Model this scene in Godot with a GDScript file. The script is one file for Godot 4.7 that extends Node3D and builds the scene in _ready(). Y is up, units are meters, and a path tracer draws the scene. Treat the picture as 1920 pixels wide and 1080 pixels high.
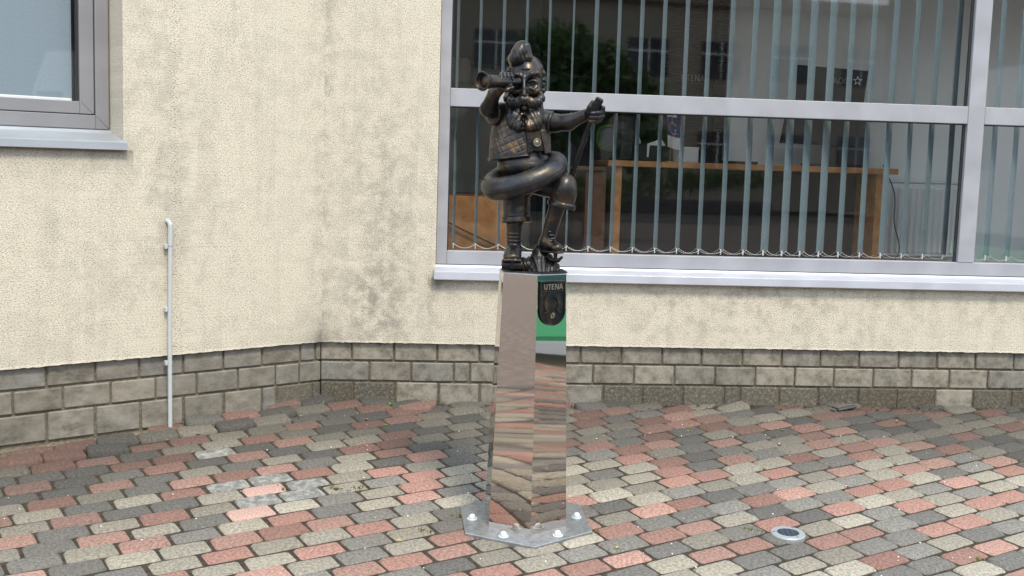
extends Node3D
# Bronze statue on a polished steel pedestal, in the paved corner between two rendered walls of an office building.
# Metres, y up. The ground at the pedestal is about y = 0; the photographer stands at the origin.

# ------------------------------------------------------------------ mesh builder
class Mb:
	var v := PackedVector3Array()
	var n := PackedVector3Array()
	var u1 := PackedVector2Array()
	var u2 := PackedVector2Array()
	func tris(a: Vector3, b: Vector3, c: Vector3, na: Vector3, nb: Vector3, nc: Vector3) -> void:
		var m := (b - a).cross(c - a)
		if m.dot(na + nb + nc) < 0.0:
			v.append_array([a, b, c]); n.append_array([na, nb, nc])
		else:
			v.append_array([a, c, b]); n.append_array([na, nc, nb])
	func tri(a: Vector3, b: Vector3, c: Vector3, out: Vector3) -> void:
		var m := (b - a).cross(c - a)
		if m.length_squared() < 1e-18: return
		m = m.normalized()
		if m.dot(out) < 0.0: m = -m
		tris(a, b, c, m, m, m)
	func quad(a: Vector3, b: Vector3, c: Vector3, d: Vector3, out: Vector3) -> void:
		tri(a, b, c, out); tri(a, c, d, out)
	func quads(p: Array, q: Array) -> void:
		tris(p[0], p[1], p[2], q[0], q[1], q[2]); tris(p[0], p[2], p[3], q[0], q[2], q[3])
	func box(c: Vector3, s: Vector3, bev := 0.0, b := Basis()) -> void:
		var h := s * 0.5
		bev = minf(bev, minf(h.x, minf(h.y, h.z)) * 0.9)
		var i := h - Vector3.ONE * bev
		for ax in 3:
			var a1 := (ax + 1) % 3
			var a2 := (ax + 2) % 3
			for sg in [-1.0, 1.0]:
				var pts: Array[Vector3] = []
				for k in [[-1, -1], [1, -1], [1, 1], [-1, 1]]:
					var p := Vector3.ZERO
					p[ax] = sg * h[ax]; p[a1] = k[0] * i[a1]; p[a2] = k[1] * i[a2]
					pts.append(c + b * p)
				var o := Vector3.ZERO
				o[ax] = sg
				quad(pts[0], pts[1], pts[2], pts[3], b * o)
		if bev <= 0.0: return
		for ax in 3:
			var a1 := (ax + 1) % 3
			var a2 := (ax + 2) % 3
			for s1 in [-1.0, 1.0]:
				for s2 in [-1.0, 1.0]:
					var pts: Array[Vector3] = []
					for k in [[-1, 0], [1, 0], [1, 1], [-1, 1]]:
						var p := Vector3.ZERO
						p[ax] = k[0] * i[ax]
						p[a1] = s1 * (h[a1] if k[1] == 0 else i[a1]); p[a2] = s2 * (i[a2] if k[1] == 0 else h[a2])
						pts.append(c + b * p)
					var o := Vector3.ZERO
					o[a1] = s1; o[a2] = s2
					quad(pts[0], pts[1], pts[2], pts[3], b * o)
		for sx in [-1.0, 1.0]:
			for sy in [-1.0, 1.0]:
				for sz in [-1.0, 1.0]:
					var s3 := Vector3(sx, sy, sz)
					tri(c + b * (s3 * Vector3(h.x, i.y, i.z)), c + b * (s3 * Vector3(i.x, h.y, i.z)), c + b * (s3 * Vector3(i.x, i.y, h.z)), b * s3)
	func tube(path: Array, radii: Array, sides := 8, cap := true) -> void:
		var m := path.size()
		var up := Vector3.UP
		var t0: Vector3 = (path[1] - path[0]).normalized()
		if absf(t0.dot(up)) > 0.9: up = Vector3.RIGHT
		var x := t0.cross(up).normalized()
		var rings: Array = []
		var nors: Array = []
		for k in m:
			var t: Vector3 = (path[mini(k + 1, m - 1)] - path[maxi(k - 1, 0)]).normalized()
			x = (x - t * x.dot(t)).normalized()
			var y := t.cross(x)
			var r: float = radii[mini(k, radii.size() - 1)]
			var ring: Array = []
			var nr: Array = []
			for j in sides + 1:
				var a := TAU * j / sides
				var d := x * cos(a) + y * sin(a)
				ring.append(path[k] + d * r); nr.append(d)
			rings.append(ring); nors.append(nr)
		for k in m - 1:
			for j in sides:
				quads([rings[k][j], rings[k][j + 1], rings[k + 1][j + 1], rings[k + 1][j]], [nors[k][j], nors[k][j + 1], nors[k + 1][j + 1], nors[k + 1][j]])
		if cap:
			for e in [0, m - 1]:
				var o: Vector3 = (path[0] - path[1]) if e == 0 else (path[m - 1] - path[m - 2])
				for j in range(1, sides - 1):
					tri(rings[e][0], rings[e][j], rings[e][j + 1], o)
	func lathe(prof: Array, xf: Transform3D, sides := 24, smooth := false) -> void:
		# prof: Vector2(radius, height) bottom to top, seen from outside
		var m := prof.size()
		var sn: Array = []
		for k in m - 1:
			var d: Vector2 = prof[k + 1] - prof[k]
			sn.append(Vector2(d.y, -d.x).normalized())
		for k in m - 1:
			var n0: Vector2 = sn[k]
			var n1: Vector2 = sn[k]
			if smooth:
				if k > 0: n0 = (sn[k - 1] + sn[k]).normalized()
				if k < m - 2: n1 = (sn[k] + sn[k + 1]).normalized()
			for j in sides:
				var p: Array = []
				var q: Array = []
				for e in [[k, j, n0], [k, j + 1, n0], [k + 1, j + 1, n1], [k + 1, j, n1]]:
					var a: float = TAU * e[1] / sides
					var dir := Vector3(sin(a), 0, cos(a))
					p.append(xf * (dir * prof[e[0]].x + Vector3(0, prof[e[0]].y, 0)))
					q.append((xf.basis * (dir * e[2].x + Vector3(0, e[2].y, 0))).normalized())
				quads(p, q)
	func prism(poly: PackedVector2Array, z0: float, z1: float, xf: Transform3D, inset := 0.0) -> void:
		# outline in the xy plane, extruded along z; the front face is shrunk by inset for a bevel
		var c := Vector2.ZERO
		for p in poly: c += p
		c /= poly.size()
		var top := PackedVector2Array()
		var area := 0.0
		var m := poly.size()
		for k in m:
			area += poly[k].cross(poly[(k + 1) % m])
		for k in m:
			if inset > 0.0:
				var d0 := (poly[k] - poly[(k + m - 1) % m]).normalized()
				var d1 := (poly[(k + 1) % m] - poly[k]).normalized()
				var nn := (Vector2(-d0.y, d0.x) + Vector2(-d1.y, d1.x)).normalized() * signf(area)
				top.append(poly[k] + nn * inset)
			else: top.append(poly[k])
		var idx := Geometry2D.triangulate_polygon(top)
		for k in range(0, idx.size(), 3):
			tri(xf * v3(top[idx[k]], z1), xf * v3(top[idx[k + 1]], z1), xf * v3(top[idx[k + 2]], z1), xf.basis.z * signf(z1 - z0))
			tri(xf * v3(poly[idx[k]], z0), xf * v3(poly[idx[k + 1]], z0), xf * v3(poly[idx[k + 2]], z0), -xf.basis.z * signf(z1 - z0))
		for k in m:
			var l := (k + 1) % m
			var e := poly[l] - poly[k]
			var o := Vector2(e.y, -e.x) * signf(area)
			quad(xf * v3(poly[k], z0), xf * v3(poly[l], z0), xf * v3(top[l], z1), xf * v3(top[k], z1), xf.basis * Vector3(o.x, o.y, 0))
	static func v3(p: Vector2, z: float) -> Vector3:
		return Vector3(p.x, p.y, z)
	func mesh() -> ArrayMesh:
		var a := []
		a.resize(Mesh.ARRAY_MAX)
		a[Mesh.ARRAY_VERTEX] = v; a[Mesh.ARRAY_NORMAL] = n
		if u1.size() == v.size(): a[Mesh.ARRAY_TEX_UV] = u1
		if u2.size() == v.size(): a[Mesh.ARRAY_TEX_UV2] = u2
		var m := ArrayMesh.new()
		m.add_surface_from_arrays(Mesh.PRIMITIVE_TRIANGLES, a)
		return m

# ------------------------------------------------------------------ sculpting: blended distance shapes meshed as surface nets
class Shape:
	var t := 0          # 0 tapered capsule, 1 ellipsoid, 2 ring, 3 rounded block, 4 capped cone, 5 own function
	var op := 0         # 0 add, 1 cut
	var k := 0.0
	var a := Vector3.ZERO
	var b := Vector3.ZERO
	var ra := 1.0
	var rb := 1.0
	var r := Vector3.ONE
	var inv := Basis()
	var fn: Callable
	var mid := Vector3.ZERO
	var reach := 1.0
	func d(p: Vector3) -> float:
		if t == 0:
			var pa := p - a
			var ba := b - a
			var h := clampf(pa.dot(ba) / maxf(ba.length_squared(), 1e-6), 0.0, 1.0)
			return (pa - ba * h).length() - lerpf(ra, rb, h)
		if t == 1:
			var q := inv * (p - a)
			var k0 := (q / r).length()
			var k1 := (q / (r * r)).length()
			return k0 * (k0 - 1.0) / k1 if k1 > 1e-5 else -minf(r.x, minf(r.y, r.z))
		if t == 2:
			var q := inv * (p - a)
			return Vector2(Vector2(q.x, q.z).length() - ra, q.y).length() - rb
		if t == 3:
			var q := (inv * (p - a)).abs() - r + Vector3.ONE * ra
			return q.max(Vector3.ZERO).length() + minf(maxf(q.x, maxf(q.y, q.z)), 0.0) - ra
		if t == 4:
			var ba := b - a
			var l := ba.length()
			var ax := ba / l
			var h := (p - a).dot(ax)
			var rad := ((p - a) - ax * h).length() - lerpf(ra, rb, clampf(h / l, 0.0, 1.0))
			var e := Vector2(rad, absf(h - l * 0.5) - l * 0.5) + Vector2.ONE * r.x
			return minf(maxf(e.x, e.y), 0.0) + e.max(Vector2.ZERO).length() - r.x
		return fn.call(p)

func capsule(a: Vector3, b: Vector3, ra: float, rb: float, k := 4.0, op := 0) -> Shape:
	var s := Shape.new()
	s.a = a; s.b = b; s.ra = ra; s.rb = rb; s.k = k; s.op = op
	s.mid = (a + b) * 0.5; s.reach = a.distance_to(b) * 0.5 + maxf(ra, rb)
	return s
func ellipsoid(a: Vector3, r: Vector3, k := 4.0, turn := Basis(), op := 0) -> Shape:
	var s := Shape.new()
	s.t = 1; s.a = a; s.r = r; s.k = k; s.inv = turn.inverse(); s.op = op
	s.mid = a; s.reach = maxf(r.x, maxf(r.y, r.z))
	return s
func ring(a: Vector3, rad: float, thick: float, k := 2.0, turn := Basis(), op := 0) -> Shape:
	var s := Shape.new()
	s.t = 2; s.a = a; s.ra = rad; s.rb = thick; s.k = k; s.inv = turn.inverse(); s.op = op
	s.mid = a; s.reach = rad + thick
	return s
func block(a: Vector3, half: Vector3, rd: float, k := 1.0, turn := Basis(), op := 0) -> Shape:
	var s := Shape.new()
	s.t = 3; s.a = a; s.r = half; s.ra = rd; s.k = k; s.inv = turn.inverse(); s.op = op
	s.mid = a; s.reach = half.length()
	return s
func cone(a: Vector3, b: Vector3, ra: float, rb: float, rd := 1.0, k := 2.0, op := 0) -> Shape:
	var s := Shape.new()
	s.t = 4; s.a = a; s.b = b; s.ra = ra; s.rb = rb; s.r = Vector3(rd, 0, 0); s.k = k; s.op = op
	s.mid = (a + b) * 0.5; s.reach = a.distance_to(b) * 0.5 + maxf(ra, rb)
	return s
func own(fn: Callable, mid: Vector3, reach: float, k := 0.0) -> Shape:
	var s := Shape.new()
	s.t = 5; s.fn = fn; s.mid = mid; s.reach = reach; s.k = k
	return s
func chain(pts: Array, rads: Array, k := 2.0) -> Array:
	var o := []
	for i in pts.size() - 1:
		o.append(capsule(pts[i], pts[i + 1], rads[i], rads[i + 1], k))
	return o

func field(ps: Array, p: Vector3) -> float:
	var d := 1e3
	for s: Shape in ps:
		var e := s.d(p)
		if s.op == 0:
			if s.k > 0.0:
				var h := maxf(s.k - absf(d - e), 0.0)
				d = minf(d, e) - h * h * 0.25 / s.k
			else: d = minf(d, e)
		else:
			e = -e
			if s.k > 0.0:
				var h := maxf(s.k - absf(d - e), 0.0)
				d = maxf(d, e) + h * h * 0.25 / s.k
			else: d = maxf(d, e)
	return d

# adds the surface of the blended shapes to mb, scaled by unit; detail(p) is added to the distance near the surface
func sculpt(mb: Mb, ps: Array, cell: float, unit: float, detail = null) -> void:
	var lo := Vector3.ONE * 1e6
	var hi := -lo
	for s: Shape in ps:
		if s.op == 0:
			lo = lo.min(s.mid - Vector3.ONE * s.reach); hi = hi.max(s.mid + Vector3.ONE * s.reach)
	lo -= Vector3.ONE * cell * 3.0; hi += Vector3.ONE * cell * 3.0
	const B := 4
	var nb := Vector3i(((hi - lo) / (cell * B)).ceil())
	var nx := nb.x * B + 1
	var ny := nb.y * B + 1
	var nz := nb.z * B + 1
	var sxy := nx * ny
	var g := PackedFloat32Array()
	g.resize(sxy * nz); g.fill(1e4)
	var blocks: Array[Vector3i] = []
	var half := cell * B * 0.87
	for bz in nb.z:
		for by in nb.y:
			for bx in nb.x:
				var c := lo + Vector3(bx + 0.5, by + 0.5, bz + 0.5) * cell * B
				var d0 := field(ps, c)
				if absf(d0) > half * 1.5 + 1.5: continue
				blocks.append(Vector3i(bx, by, bz))
				var near := []
				for s: Shape in ps:
					if s.d(c) < maxf(d0, 0.0) + half * 2.6 + s.k * 1.5 + 2.0: near.append(s)
				for k in B + 1:
					for j in B + 1:
						for i in B + 1:
							var id := bx * B + i + (by * B + j) * nx + (bz * B + k) * sxy
							if g[id] < 9e3: continue
							var p := lo + Vector3(bx * B + i, by * B + j, bz * B + k) * cell
							var d := field(near, p)
							if detail != null and absf(d) < cell * 4.0: d += detail.call(p)
							g[id] = d
	var at := PackedInt32Array()
	at.resize(sxy * nz); at.fill(-1)
	var pos := PackedVector3Array()
	var cells: Array[Vector3i] = []
	var off := [0, 1, nx, nx + 1, sxy, sxy + 1, sxy + nx, sxy + nx + 1]
	var edges := [[0, 1], [2, 3], [4, 5], [6, 7], [0, 2], [1, 3], [4, 6], [5, 7], [0, 4], [1, 5], [2, 6], [3, 7]]
	var cor := [Vector3(0, 0, 0), Vector3(1, 0, 0), Vector3(0, 1, 0), Vector3(1, 1, 0), Vector3(0, 0, 1), Vector3(1, 0, 1), Vector3(0, 1, 1), Vector3(1, 1, 1)]
	var w := [0.0, 0.0, 0.0, 0.0, 0.0, 0.0, 0.0, 0.0]
	for b in blocks:
		for k in B:
			for j in B:
				for i in B:
					var x := b.x * B + i
					var y := b.y * B + j
					var z := b.z * B + k
					var id := x + y * nx + z * sxy
					var neg := 0
					for q in 8:
						w[q] = g[id + off[q]]
						if w[q] < 0.0: neg += 1
					if neg == 0 or neg == 8: continue
					var sum := Vector3.ZERO
					var cnt := 0
					for e in edges:
						var wa: float = w[e[0]]
						var wb: float = w[e[1]]
						if (wa < 0.0) != (wb < 0.0):
							sum += cor[e[0]].lerp(cor[e[1]], wa / (wa - wb)); cnt += 1
					at[id] = pos.size()
					pos.append((lo + (Vector3(x, y, z) + sum / cnt) * cell) * unit)
					cells.append(Vector3i(x, y, z))
	var nor := PackedVector3Array()
	nor.resize(pos.size())
	var faces := PackedInt32Array()
	for c in cells:
		var id := c.x + c.y * nx + c.z * sxy
		var inside := g[id] < 0.0
		for ax in 3:
			var st: int = [1, nx, sxy][ax]
			if (g[id + st] < 0.0) == inside: continue
			var s1: int = [nx, sxy, 1][ax]
			var s2: int = [sxy, 1, nx][ax]
			if id - s1 - s2 < 0: continue
			var q := [at[id - s1 - s2], at[id - s2], at[id], at[id - s1]]
			if q[0] < 0 or q[1] < 0 or q[2] < 0 or q[3] < 0: continue
			if not inside: q.reverse()
			var fn: Vector3 = (pos[q[2]] - pos[q[0]]).cross(pos[q[3]] - pos[q[1]])
			for e in q: nor[e] += fn
			faces.append_array([q[0], q[2], q[1], q[0], q[3], q[2]])
	for k in nor.size(): nor[k] = nor[k].normalized()
	for f in faces:
		mb.v.append(pos[f]); mb.n.append(nor[f])

# ------------------------------------------------------------------ naming, parts, materials
var taken := {}
func numbered(called: String) -> String:
	var k: int = taken.get(called, -1) + 1
	taken[called] = k
	return called if k == 0 else "%s_%03d" % [called, k]
func thing(called: String, label: String, category: String, at := Vector3.ZERO, basis := Basis(), group := "") -> Node3D:
	var o := Node3D.new()
	o.name = numbered(called); o.transform = Transform3D(basis, at)
	add_child(o)
	tag(o, label, category, group)
	return o
func tag(o: Node, label: String, category: String, group := "") -> Node:
	if label: o.set_meta("label", label)
	if category: o.set_meta("category", category)
	if group: o.set_meta("group", group)
	return o
func part(called: String, m: Mesh, material: Material, parent: Node3D, xf := Transform3D(), label := "") -> MeshInstance3D:
	var o := MeshInstance3D.new()
	o.name = called if parent != self else numbered(called)
	o.mesh = m; o.material_override = material; o.transform = xf
	parent.add_child(o, true)
	if label: o.set_meta("label", label)
	return o
func kind(o: Node, k: String) -> Node:
	o.set_meta("kind", k); return o
func boxm(s: Vector3, bev := 0.0) -> ArrayMesh:
	var b := Mb.new()
	b.box(Vector3.ZERO, s, bev)
	return b.mesh()
func lin(r: float, g: float, b: float, a := 1.0) -> Color:
	var c := Color(r, g, b).linear_to_srgb()
	c.a = a
	return c
func mat(c: Color, rough := 0.7, metal := 0.0) -> StandardMaterial3D:
	var m := StandardMaterial3D.new()
	m.albedo_color = c; m.roughness = rough; m.metallic = metal
	return m
func noise(sd: int, freq: float, oct := 4, type := FastNoiseLite.TYPE_SIMPLEX_SMOOTH, gain := 0.5) -> FastNoiseLite:
	var f := FastNoiseLite.new()
	f.fractal_gain = gain
	f.seed = sd; f.frequency = freq; f.fractal_octaves = oct; f.noise_type = type
	return f
func noisetex(f: FastNoiseLite, stops: Array, size := 512) -> NoiseTexture2D:
	var t := NoiseTexture2D.new()
	t.width = size; t.height = size; t.seamless = true; t.noise = f
	var gr := Gradient.new()
	var o := PackedFloat32Array()
	var c := PackedColorArray()
	for s in stops:
		o.append(s[0]); c.append(s[1])
	gr.offsets = o; gr.colors = c
	t.color_ramp = gr
	return t
func grey(x: float) -> Color:
	return Color(x, x, x)
func grain(m: StandardMaterial3D, tex: Texture2D, metres: float, height: Texture2D = null, cm := 0.0, world := true) -> StandardMaterial3D:
	m.albedo_texture = tex
	m.uv1_triplanar = true; m.uv1_world_triplanar = world
	m.uv1_scale = Vector3.ONE / metres
	if height:
		m.heightmap_enabled = true; m.heightmap_texture = height; m.heightmap_scale = cm
	return m

# ------------------------------------------------------------------ places
const RIGHT := Basis(Vector3(0.99614, 0, -0.08779), Vector3(0, 1, 0), Vector3(0.08779, 0, 0.99614))   # along the window wall, up, out of it
const LEFT := Basis(Vector3(0.76696, 0, -0.64169), Vector3(0, 1, 0), Vector3(0.64169, 0, 0.76696))    # along the blank wall, up, out of it
const CORNER := Vector3(-1.08706, 0, -6.40338)
const ALONG := Vector3(0.85075, 0, -0.52557)    # rows of the paving
const ACROSS := Vector3(0.52557, 0, 0.85075)
const STONE := 0.205
const ROW := 0.1224
const PED := Vector3(0.084, 0.012, -4.69)
const PED_TURN := 0.122
const PED_TOP := 1.085

func wr(s: float, y: float, n := 0.0) -> Vector3:
	return CORNER + RIGHT * Vector3(s, y, n)
func wl(s: float, y: float, n := 0.0) -> Vector3:
	return CORNER + LEFT * Vector3(s, y, n)
func ground_y(x: float, z: float) -> float:
	var zz := z if z < -2.5 else -2.5 + 1.2 * (1.0 - exp(-(z + 2.5) / 1.2))
	return 0.0099 - 0.0017 * clampf(x, -6.0, 8.0) - 0.0659 * (maxf(zz, -9.0) + 4.715)
func ground_basis(x: float, z: float, turn := 0.0) -> Basis:
	var e := 0.05
	var nn := Vector3(ground_y(x - e, z) - ground_y(x + e, z), 2.0 * e, ground_y(x, z - e) - ground_y(x, z + e)).normalized()
	var t := Vector3(cos(turn), 0, -sin(turn))
	t = (t - nn * t.dot(nn)).normalized()
	return Basis(t, nn, t.cross(nn))

var M := {}

func _ready() -> void:
	# camera
	var cam := Camera3D.new()
	cam.name = "camera"
	cam.transform = Transform3D(Basis(Vector3(0.999547, 0.029916, -0.00328), Vector3(-0.030095, 0.993593, -0.108934), Vector3(0.0, 0.108983, 0.994044)), Vector3(0, 1.525, 0))
	cam.fov = 28.72; cam.near = 0.05; cam.far = 400.0
	add_child(cam)
	cam.current = true
	# sky
	var we := WorldEnvironment.new()
	we.name = "world_environment"
	var env := Environment.new()
	env.background_mode = Environment.BG_SKY
	var sky := Sky.new()
	var sm := ProceduralSkyMaterial.new()
	sm.sky_top_color = Color(0.70, 0.755, 0.81); sm.sky_horizon_color = Color(0.87, 0.88, 0.89); sm.sky_curve = 0.2
	sm.ground_bottom_color = Color(0.35, 0.34, 0.33); sm.ground_horizon_color = Color(0.6, 0.6, 0.6)
	sm.sky_energy_multiplier = 1.15
	sm.sun_angle_max = 0.0
	sky.sky_material = sm
	env.sky = sky
	env.ambient_light_source = Environment.AMBIENT_SOURCE_SKY
	env.tonemap_mode = Environment.TONE_MAPPER_LINEAR
	env.tonemap_exposure = 2.4
	env.sdfgi_enabled = true; env.ssao_enabled = true; env.ssil_enabled = true
	we.environment = env
	add_child(we)
	# a veiled sun, high in front of the walls
	var sun := DirectionalLight3D.new()
	sun.name = "sun"
	sun.light_energy = 0.5; sun.light_color = Color(1.0, 0.955, 0.88); sun.light_angular_distance = 12.0
	sun.shadow_enabled = true
	add_child(sun)
	sun.look_at_from_position(Vector3(1.7, 6.0, 3.9), Vector3.ZERO)

	make_materials()
	make_ground()
	make_building()
	make_right_window()
	make_left_window()
	make_room()
	make_pavers()
	make_pedestal()
	make_statue()
	make_small_things()
	make_surroundings()

func make_materials() -> void:
	var fine := noisetex(noise(3, 0.09, 3), [[0.0, grey(0.0)], [0.5, grey(0.5)], [1.0, grey(1.0)]], 512)
	var pits := noisetex(noise(5, 0.05, 2, FastNoiseLite.TYPE_CELLULAR), [[0.0, grey(1.0)], [0.6, grey(0.4)], [1.0, grey(0.0)]], 512)
	M.fine = fine
	# stone paving: speckled concrete in three colours and four steps from pale to dark
	var speck := noisetex(noise(11, 0.03, 6, FastNoiseLite.TYPE_SIMPLEX_SMOOTH, 0.85), [[0.0, grey(0.50)], [0.36, grey(0.74)], [0.5, grey(0.84)], [0.62, grey(0.91)], [0.74, grey(1.0)], [1.0, grey(1.0)]], 1024)
	var base := {"r": [lin(0.45, 0.252, 0.205), lin(0.505, 0.30, 0.245), lin(0.39, 0.213, 0.172)], "g": [lin(0.225, 0.21, 0.19), lin(0.265, 0.25, 0.225), lin(0.185, 0.175, 0.162)], "c": [lin(0.405, 0.365, 0.295), lin(0.455, 0.415, 0.34), lin(0.35, 0.318, 0.26)]}
	var dirt := lin(0.062, 0.057, 0.047)  # dark brown that the darker paver steps are mixed towards
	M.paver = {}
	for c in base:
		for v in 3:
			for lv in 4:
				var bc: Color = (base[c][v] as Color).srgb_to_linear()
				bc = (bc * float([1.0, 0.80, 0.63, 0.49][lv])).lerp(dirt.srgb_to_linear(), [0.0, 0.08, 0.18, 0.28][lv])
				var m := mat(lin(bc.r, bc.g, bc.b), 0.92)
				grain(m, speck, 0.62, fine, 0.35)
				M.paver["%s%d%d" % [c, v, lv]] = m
	for v in 2:
		var pale := noisetex(noise(20 + v, 0.03, 6, FastNoiseLite.TYPE_SIMPLEX_SMOOTH, 0.8), [[0.0, Color(0.55, 0.55, 0.55)], [0.45, Color(0.68, 0.68, 0.68)], [0.58, Color(0.84, 0.84, 0.84)], [1.0, Color(1, 1, 0.98)]], 256)
		M.paver["limed%d" % v] = grain(mat(lin(0.40, 0.395, 0.375), 0.95), pale, 0.5, fine, 0.35)
	M.limered = grain(mat(lin(0.64, 0.42, 0.36), 0.95), speck, 0.33, fine, 0.35)
	var sand := noisetex(noise(31, 0.03, 5), [[0.0, Color(0.5, 0.47, 0.42)], [0.5, Color(0.75, 0.72, 0.66)], [1.0, Color(1, 0.97, 0.9)]], 512)
	M.bed = grain(mat(lin(0.068, 0.055, 0.043), 0.97), sand, 0.6, fine, 0.5)
	var tar := noisetex(noise(41, 0.05, 5), [[0.0, Color(0.6, 0.6, 0.6)], [0.5, Color(0.82, 0.8, 0.78)], [1.0, Color(1, 1, 0.98)]], 512)
	M.tar = grain(mat(lin(0.245, 0.212, 0.196), 0.95), tar, 3.0)
	# rendered wall: coarse scratch plaster, cream
	var grit := noisetex(noise(7, 0.045, 3, FastNoiseLite.TYPE_SIMPLEX_SMOOTH), [[0.0, Color(0.56, 0.53, 0.47)], [0.33, Color(0.80, 0.78, 0.73)], [0.45, Color(0.95, 0.945, 0.93)], [1.0, Color(1, 1, 1)]], 1024)
	M.grit = grit
	var relief := noisetex(noise(7, 0.045, 3, FastNoiseLite.TYPE_SIMPLEX_SMOOTH), [[0.0, grey(0.0)], [0.5, grey(0.75)], [1.0, grey(1.0)]], 1024)
	M.relief = relief
	# concrete blocks of the base
	M.block = []
	for v in 5:
		var c: Color = [lin(0.252, 0.236, 0.205), lin(0.235, 0.222, 0.198), lin(0.215, 0.20, 0.172), lin(0.272, 0.252, 0.216), lin(0.218, 0.212, 0.196)][v]
		var t := noisetex(noise(50 + v, 0.012, 7, FastNoiseLite.TYPE_SIMPLEX_SMOOTH, 0.72), [[0.0, Color(0.58, 0.57, 0.55)], [0.38, Color(0.83, 0.82, 0.80)], [0.55, Color(0.93, 0.92, 0.9)], [0.75, Color(1, 1, 1)], [1.0, Color(1, 1, 1)]], 512)
		M.block.append(grain(mat(c, 0.9), t, 0.7, fine, 0.12))
	M.wet = []
	for v in 4:
		var t := noisetex(noise(60 + v, 0.03, 6, FastNoiseLite.TYPE_SIMPLEX_SMOOTH, 0.95), [[0.0, Color(0.48, 0.47, 0.44)], [0.45, Color(0.62, 0.61, 0.58)], [0.60, Color(0.72, 0.70, 0.67)], [0.74, Color(1, 1, 0.96)], [1.0, Color(1, 1, 1)]], 1024)
		M.wet.append(grain(mat([lin(0.19, 0.17, 0.14), lin(0.235, 0.22, 0.19), lin(0.27, 0.25, 0.215), lin(0.21, 0.195, 0.17)][v], 0.9), t, 0.9, fine, 0.2))
	M.mortar = grain(mat(lin(0.215, 0.195, 0.165), 0.96), sand, 0.4, fine, 0.3)
	M.mortar_pale = grain(mat(lin(0.25, 0.23, 0.198), 0.96), sand, 0.4, fine, 0.3)
	# window metal, glass, blinds
	var brushed := noisetex(noise(71, 0.01, 3), [[0.0, grey(0.9)], [1.0, grey(1.0)]], 256)
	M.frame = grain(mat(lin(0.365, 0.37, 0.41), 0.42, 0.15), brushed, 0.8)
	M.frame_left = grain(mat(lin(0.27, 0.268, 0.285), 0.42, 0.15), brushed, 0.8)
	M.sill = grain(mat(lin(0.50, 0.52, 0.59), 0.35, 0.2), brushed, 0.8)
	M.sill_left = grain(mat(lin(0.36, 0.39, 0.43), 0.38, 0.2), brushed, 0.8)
	M.gasket = mat(lin(0.02, 0.02, 0.022), 0.7)
	var gl := mat(Color(0.10, 0.13, 0.13, 0.02), 0.02)
	gl.transparency = BaseMaterial3D.TRANSPARENCY_ALPHA
	gl.metallic_specular = 0.5
	M.glass = gl
	var weave := noisetex(noise(81, 0.03, 2), [[0.0, grey(0.86)], [1.0, grey(1.0)]], 256)
	M.slat = grain(mat(lin(0.155, 0.225, 0.26), 0.75), weave, 0.2, null, 0.0, false)
	M.slat.backlight = Color(0.22, 0.27, 0.29); M.slat.backlight_enabled = true
	M.bead = mat(lin(0.72, 0.74, 0.74), 0.45)
	M.roller = grain(mat(lin(0.27, 0.345, 0.41), 0.85), weave, 0.06, null, 0.0, false)  # blue of the sky mirrored in the glass is put into the fabric colour
	# inside
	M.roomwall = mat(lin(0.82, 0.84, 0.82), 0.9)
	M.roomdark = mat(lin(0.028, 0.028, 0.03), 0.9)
	M.roomfloor = mat(lin(0.07, 0.065, 0.06), 0.6)
	var wood := noisetex(noise(91, 0.02, 4), [[0.0, Color(0.8, 0.76, 0.7)], [1.0, Color(1, 1, 1)]], 256)
	M.wood = grain(mat(lin(0.58, 0.30, 0.115), 0.45), wood, 0.5)
	M.wood_dark = grain(mat(lin(0.15, 0.075, 0.04), 0.5), wood, 0.5)
	M.black = mat(lin(0.012, 0.012, 0.013), 0.45)
	M.soot = mat(lin(0.03, 0.03, 0.033), 0.6)
	M.white = mat(lin(0.80, 0.82, 0.81), 0.5)
	M.beige = mat(lin(0.42, 0.41, 0.34), 0.55)
	M.wicker = mat(lin(0.075, 0.046, 0.03), 0.8)
	M.green = mat(lin(0.10, 0.28, 0.03), 0.5)
	M.pvc = mat(lin(0.44, 0.46, 0.47), 0.45)
	# bronze: dark patina, rubbed brighter and browner in places
	var pat := noisetex(noise(101, 0.008, 5), [[0.0, Color(0.40, 0.45, 0.52)], [0.40, Color(0.56, 0.58, 0.62)], [0.56, Color(0.66, 0.64, 0.63)], [0.70, Color(0.92, 0.80, 0.64)], [0.8, Color(0.86, 0.77, 0.66)], [1.0, Color(0.74, 0.78, 0.95)]], 512)
	var rub := noisetex(noise(103, 0.014, 4), [[0.0, grey(0.72)], [1.0, grey(1.0)]], 512)
	var br := grain(mat(lin(0.12, 0.115, 0.112), 0.41, 0.84), pat, 0.42, rub, 0.03, false)
	br.roughness_texture = rub
	M.bronze = br
	var bd := grain(mat(lin(0.06, 0.059, 0.06), 0.45, 0.75), pat, 0.42, rub, 0.05, false)
	bd.roughness_texture = rub
	M.bronze_dark = bd
	M.bronze_worn = grain(mat(lin(0.20, 0.18, 0.16), 0.44, 0.82), pat, 0.30, rub, 0.03, false)
	M.bronze_ring = grain(mat(lin(0.15, 0.155, 0.16), 0.42, 0.8), pat, 0.42, rub, 0.03, false)
	M.bronze_letter = mat(lin(0.20, 0.18, 0.15), 0.45, 0.7)
	M.bronze_bright = mat(lin(0.30, 0.26, 0.20), 0.4, 0.75)
	M.bronze_seam = mat(lin(0.02, 0.02, 0.02), 0.6, 0.4)
	# polished sheet steel, slightly dented
	var dents := noisetex(noise(111, 0.004, 1), [[0.0, grey(0.0)], [1.0, grey(1.0)]], 512)
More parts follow.
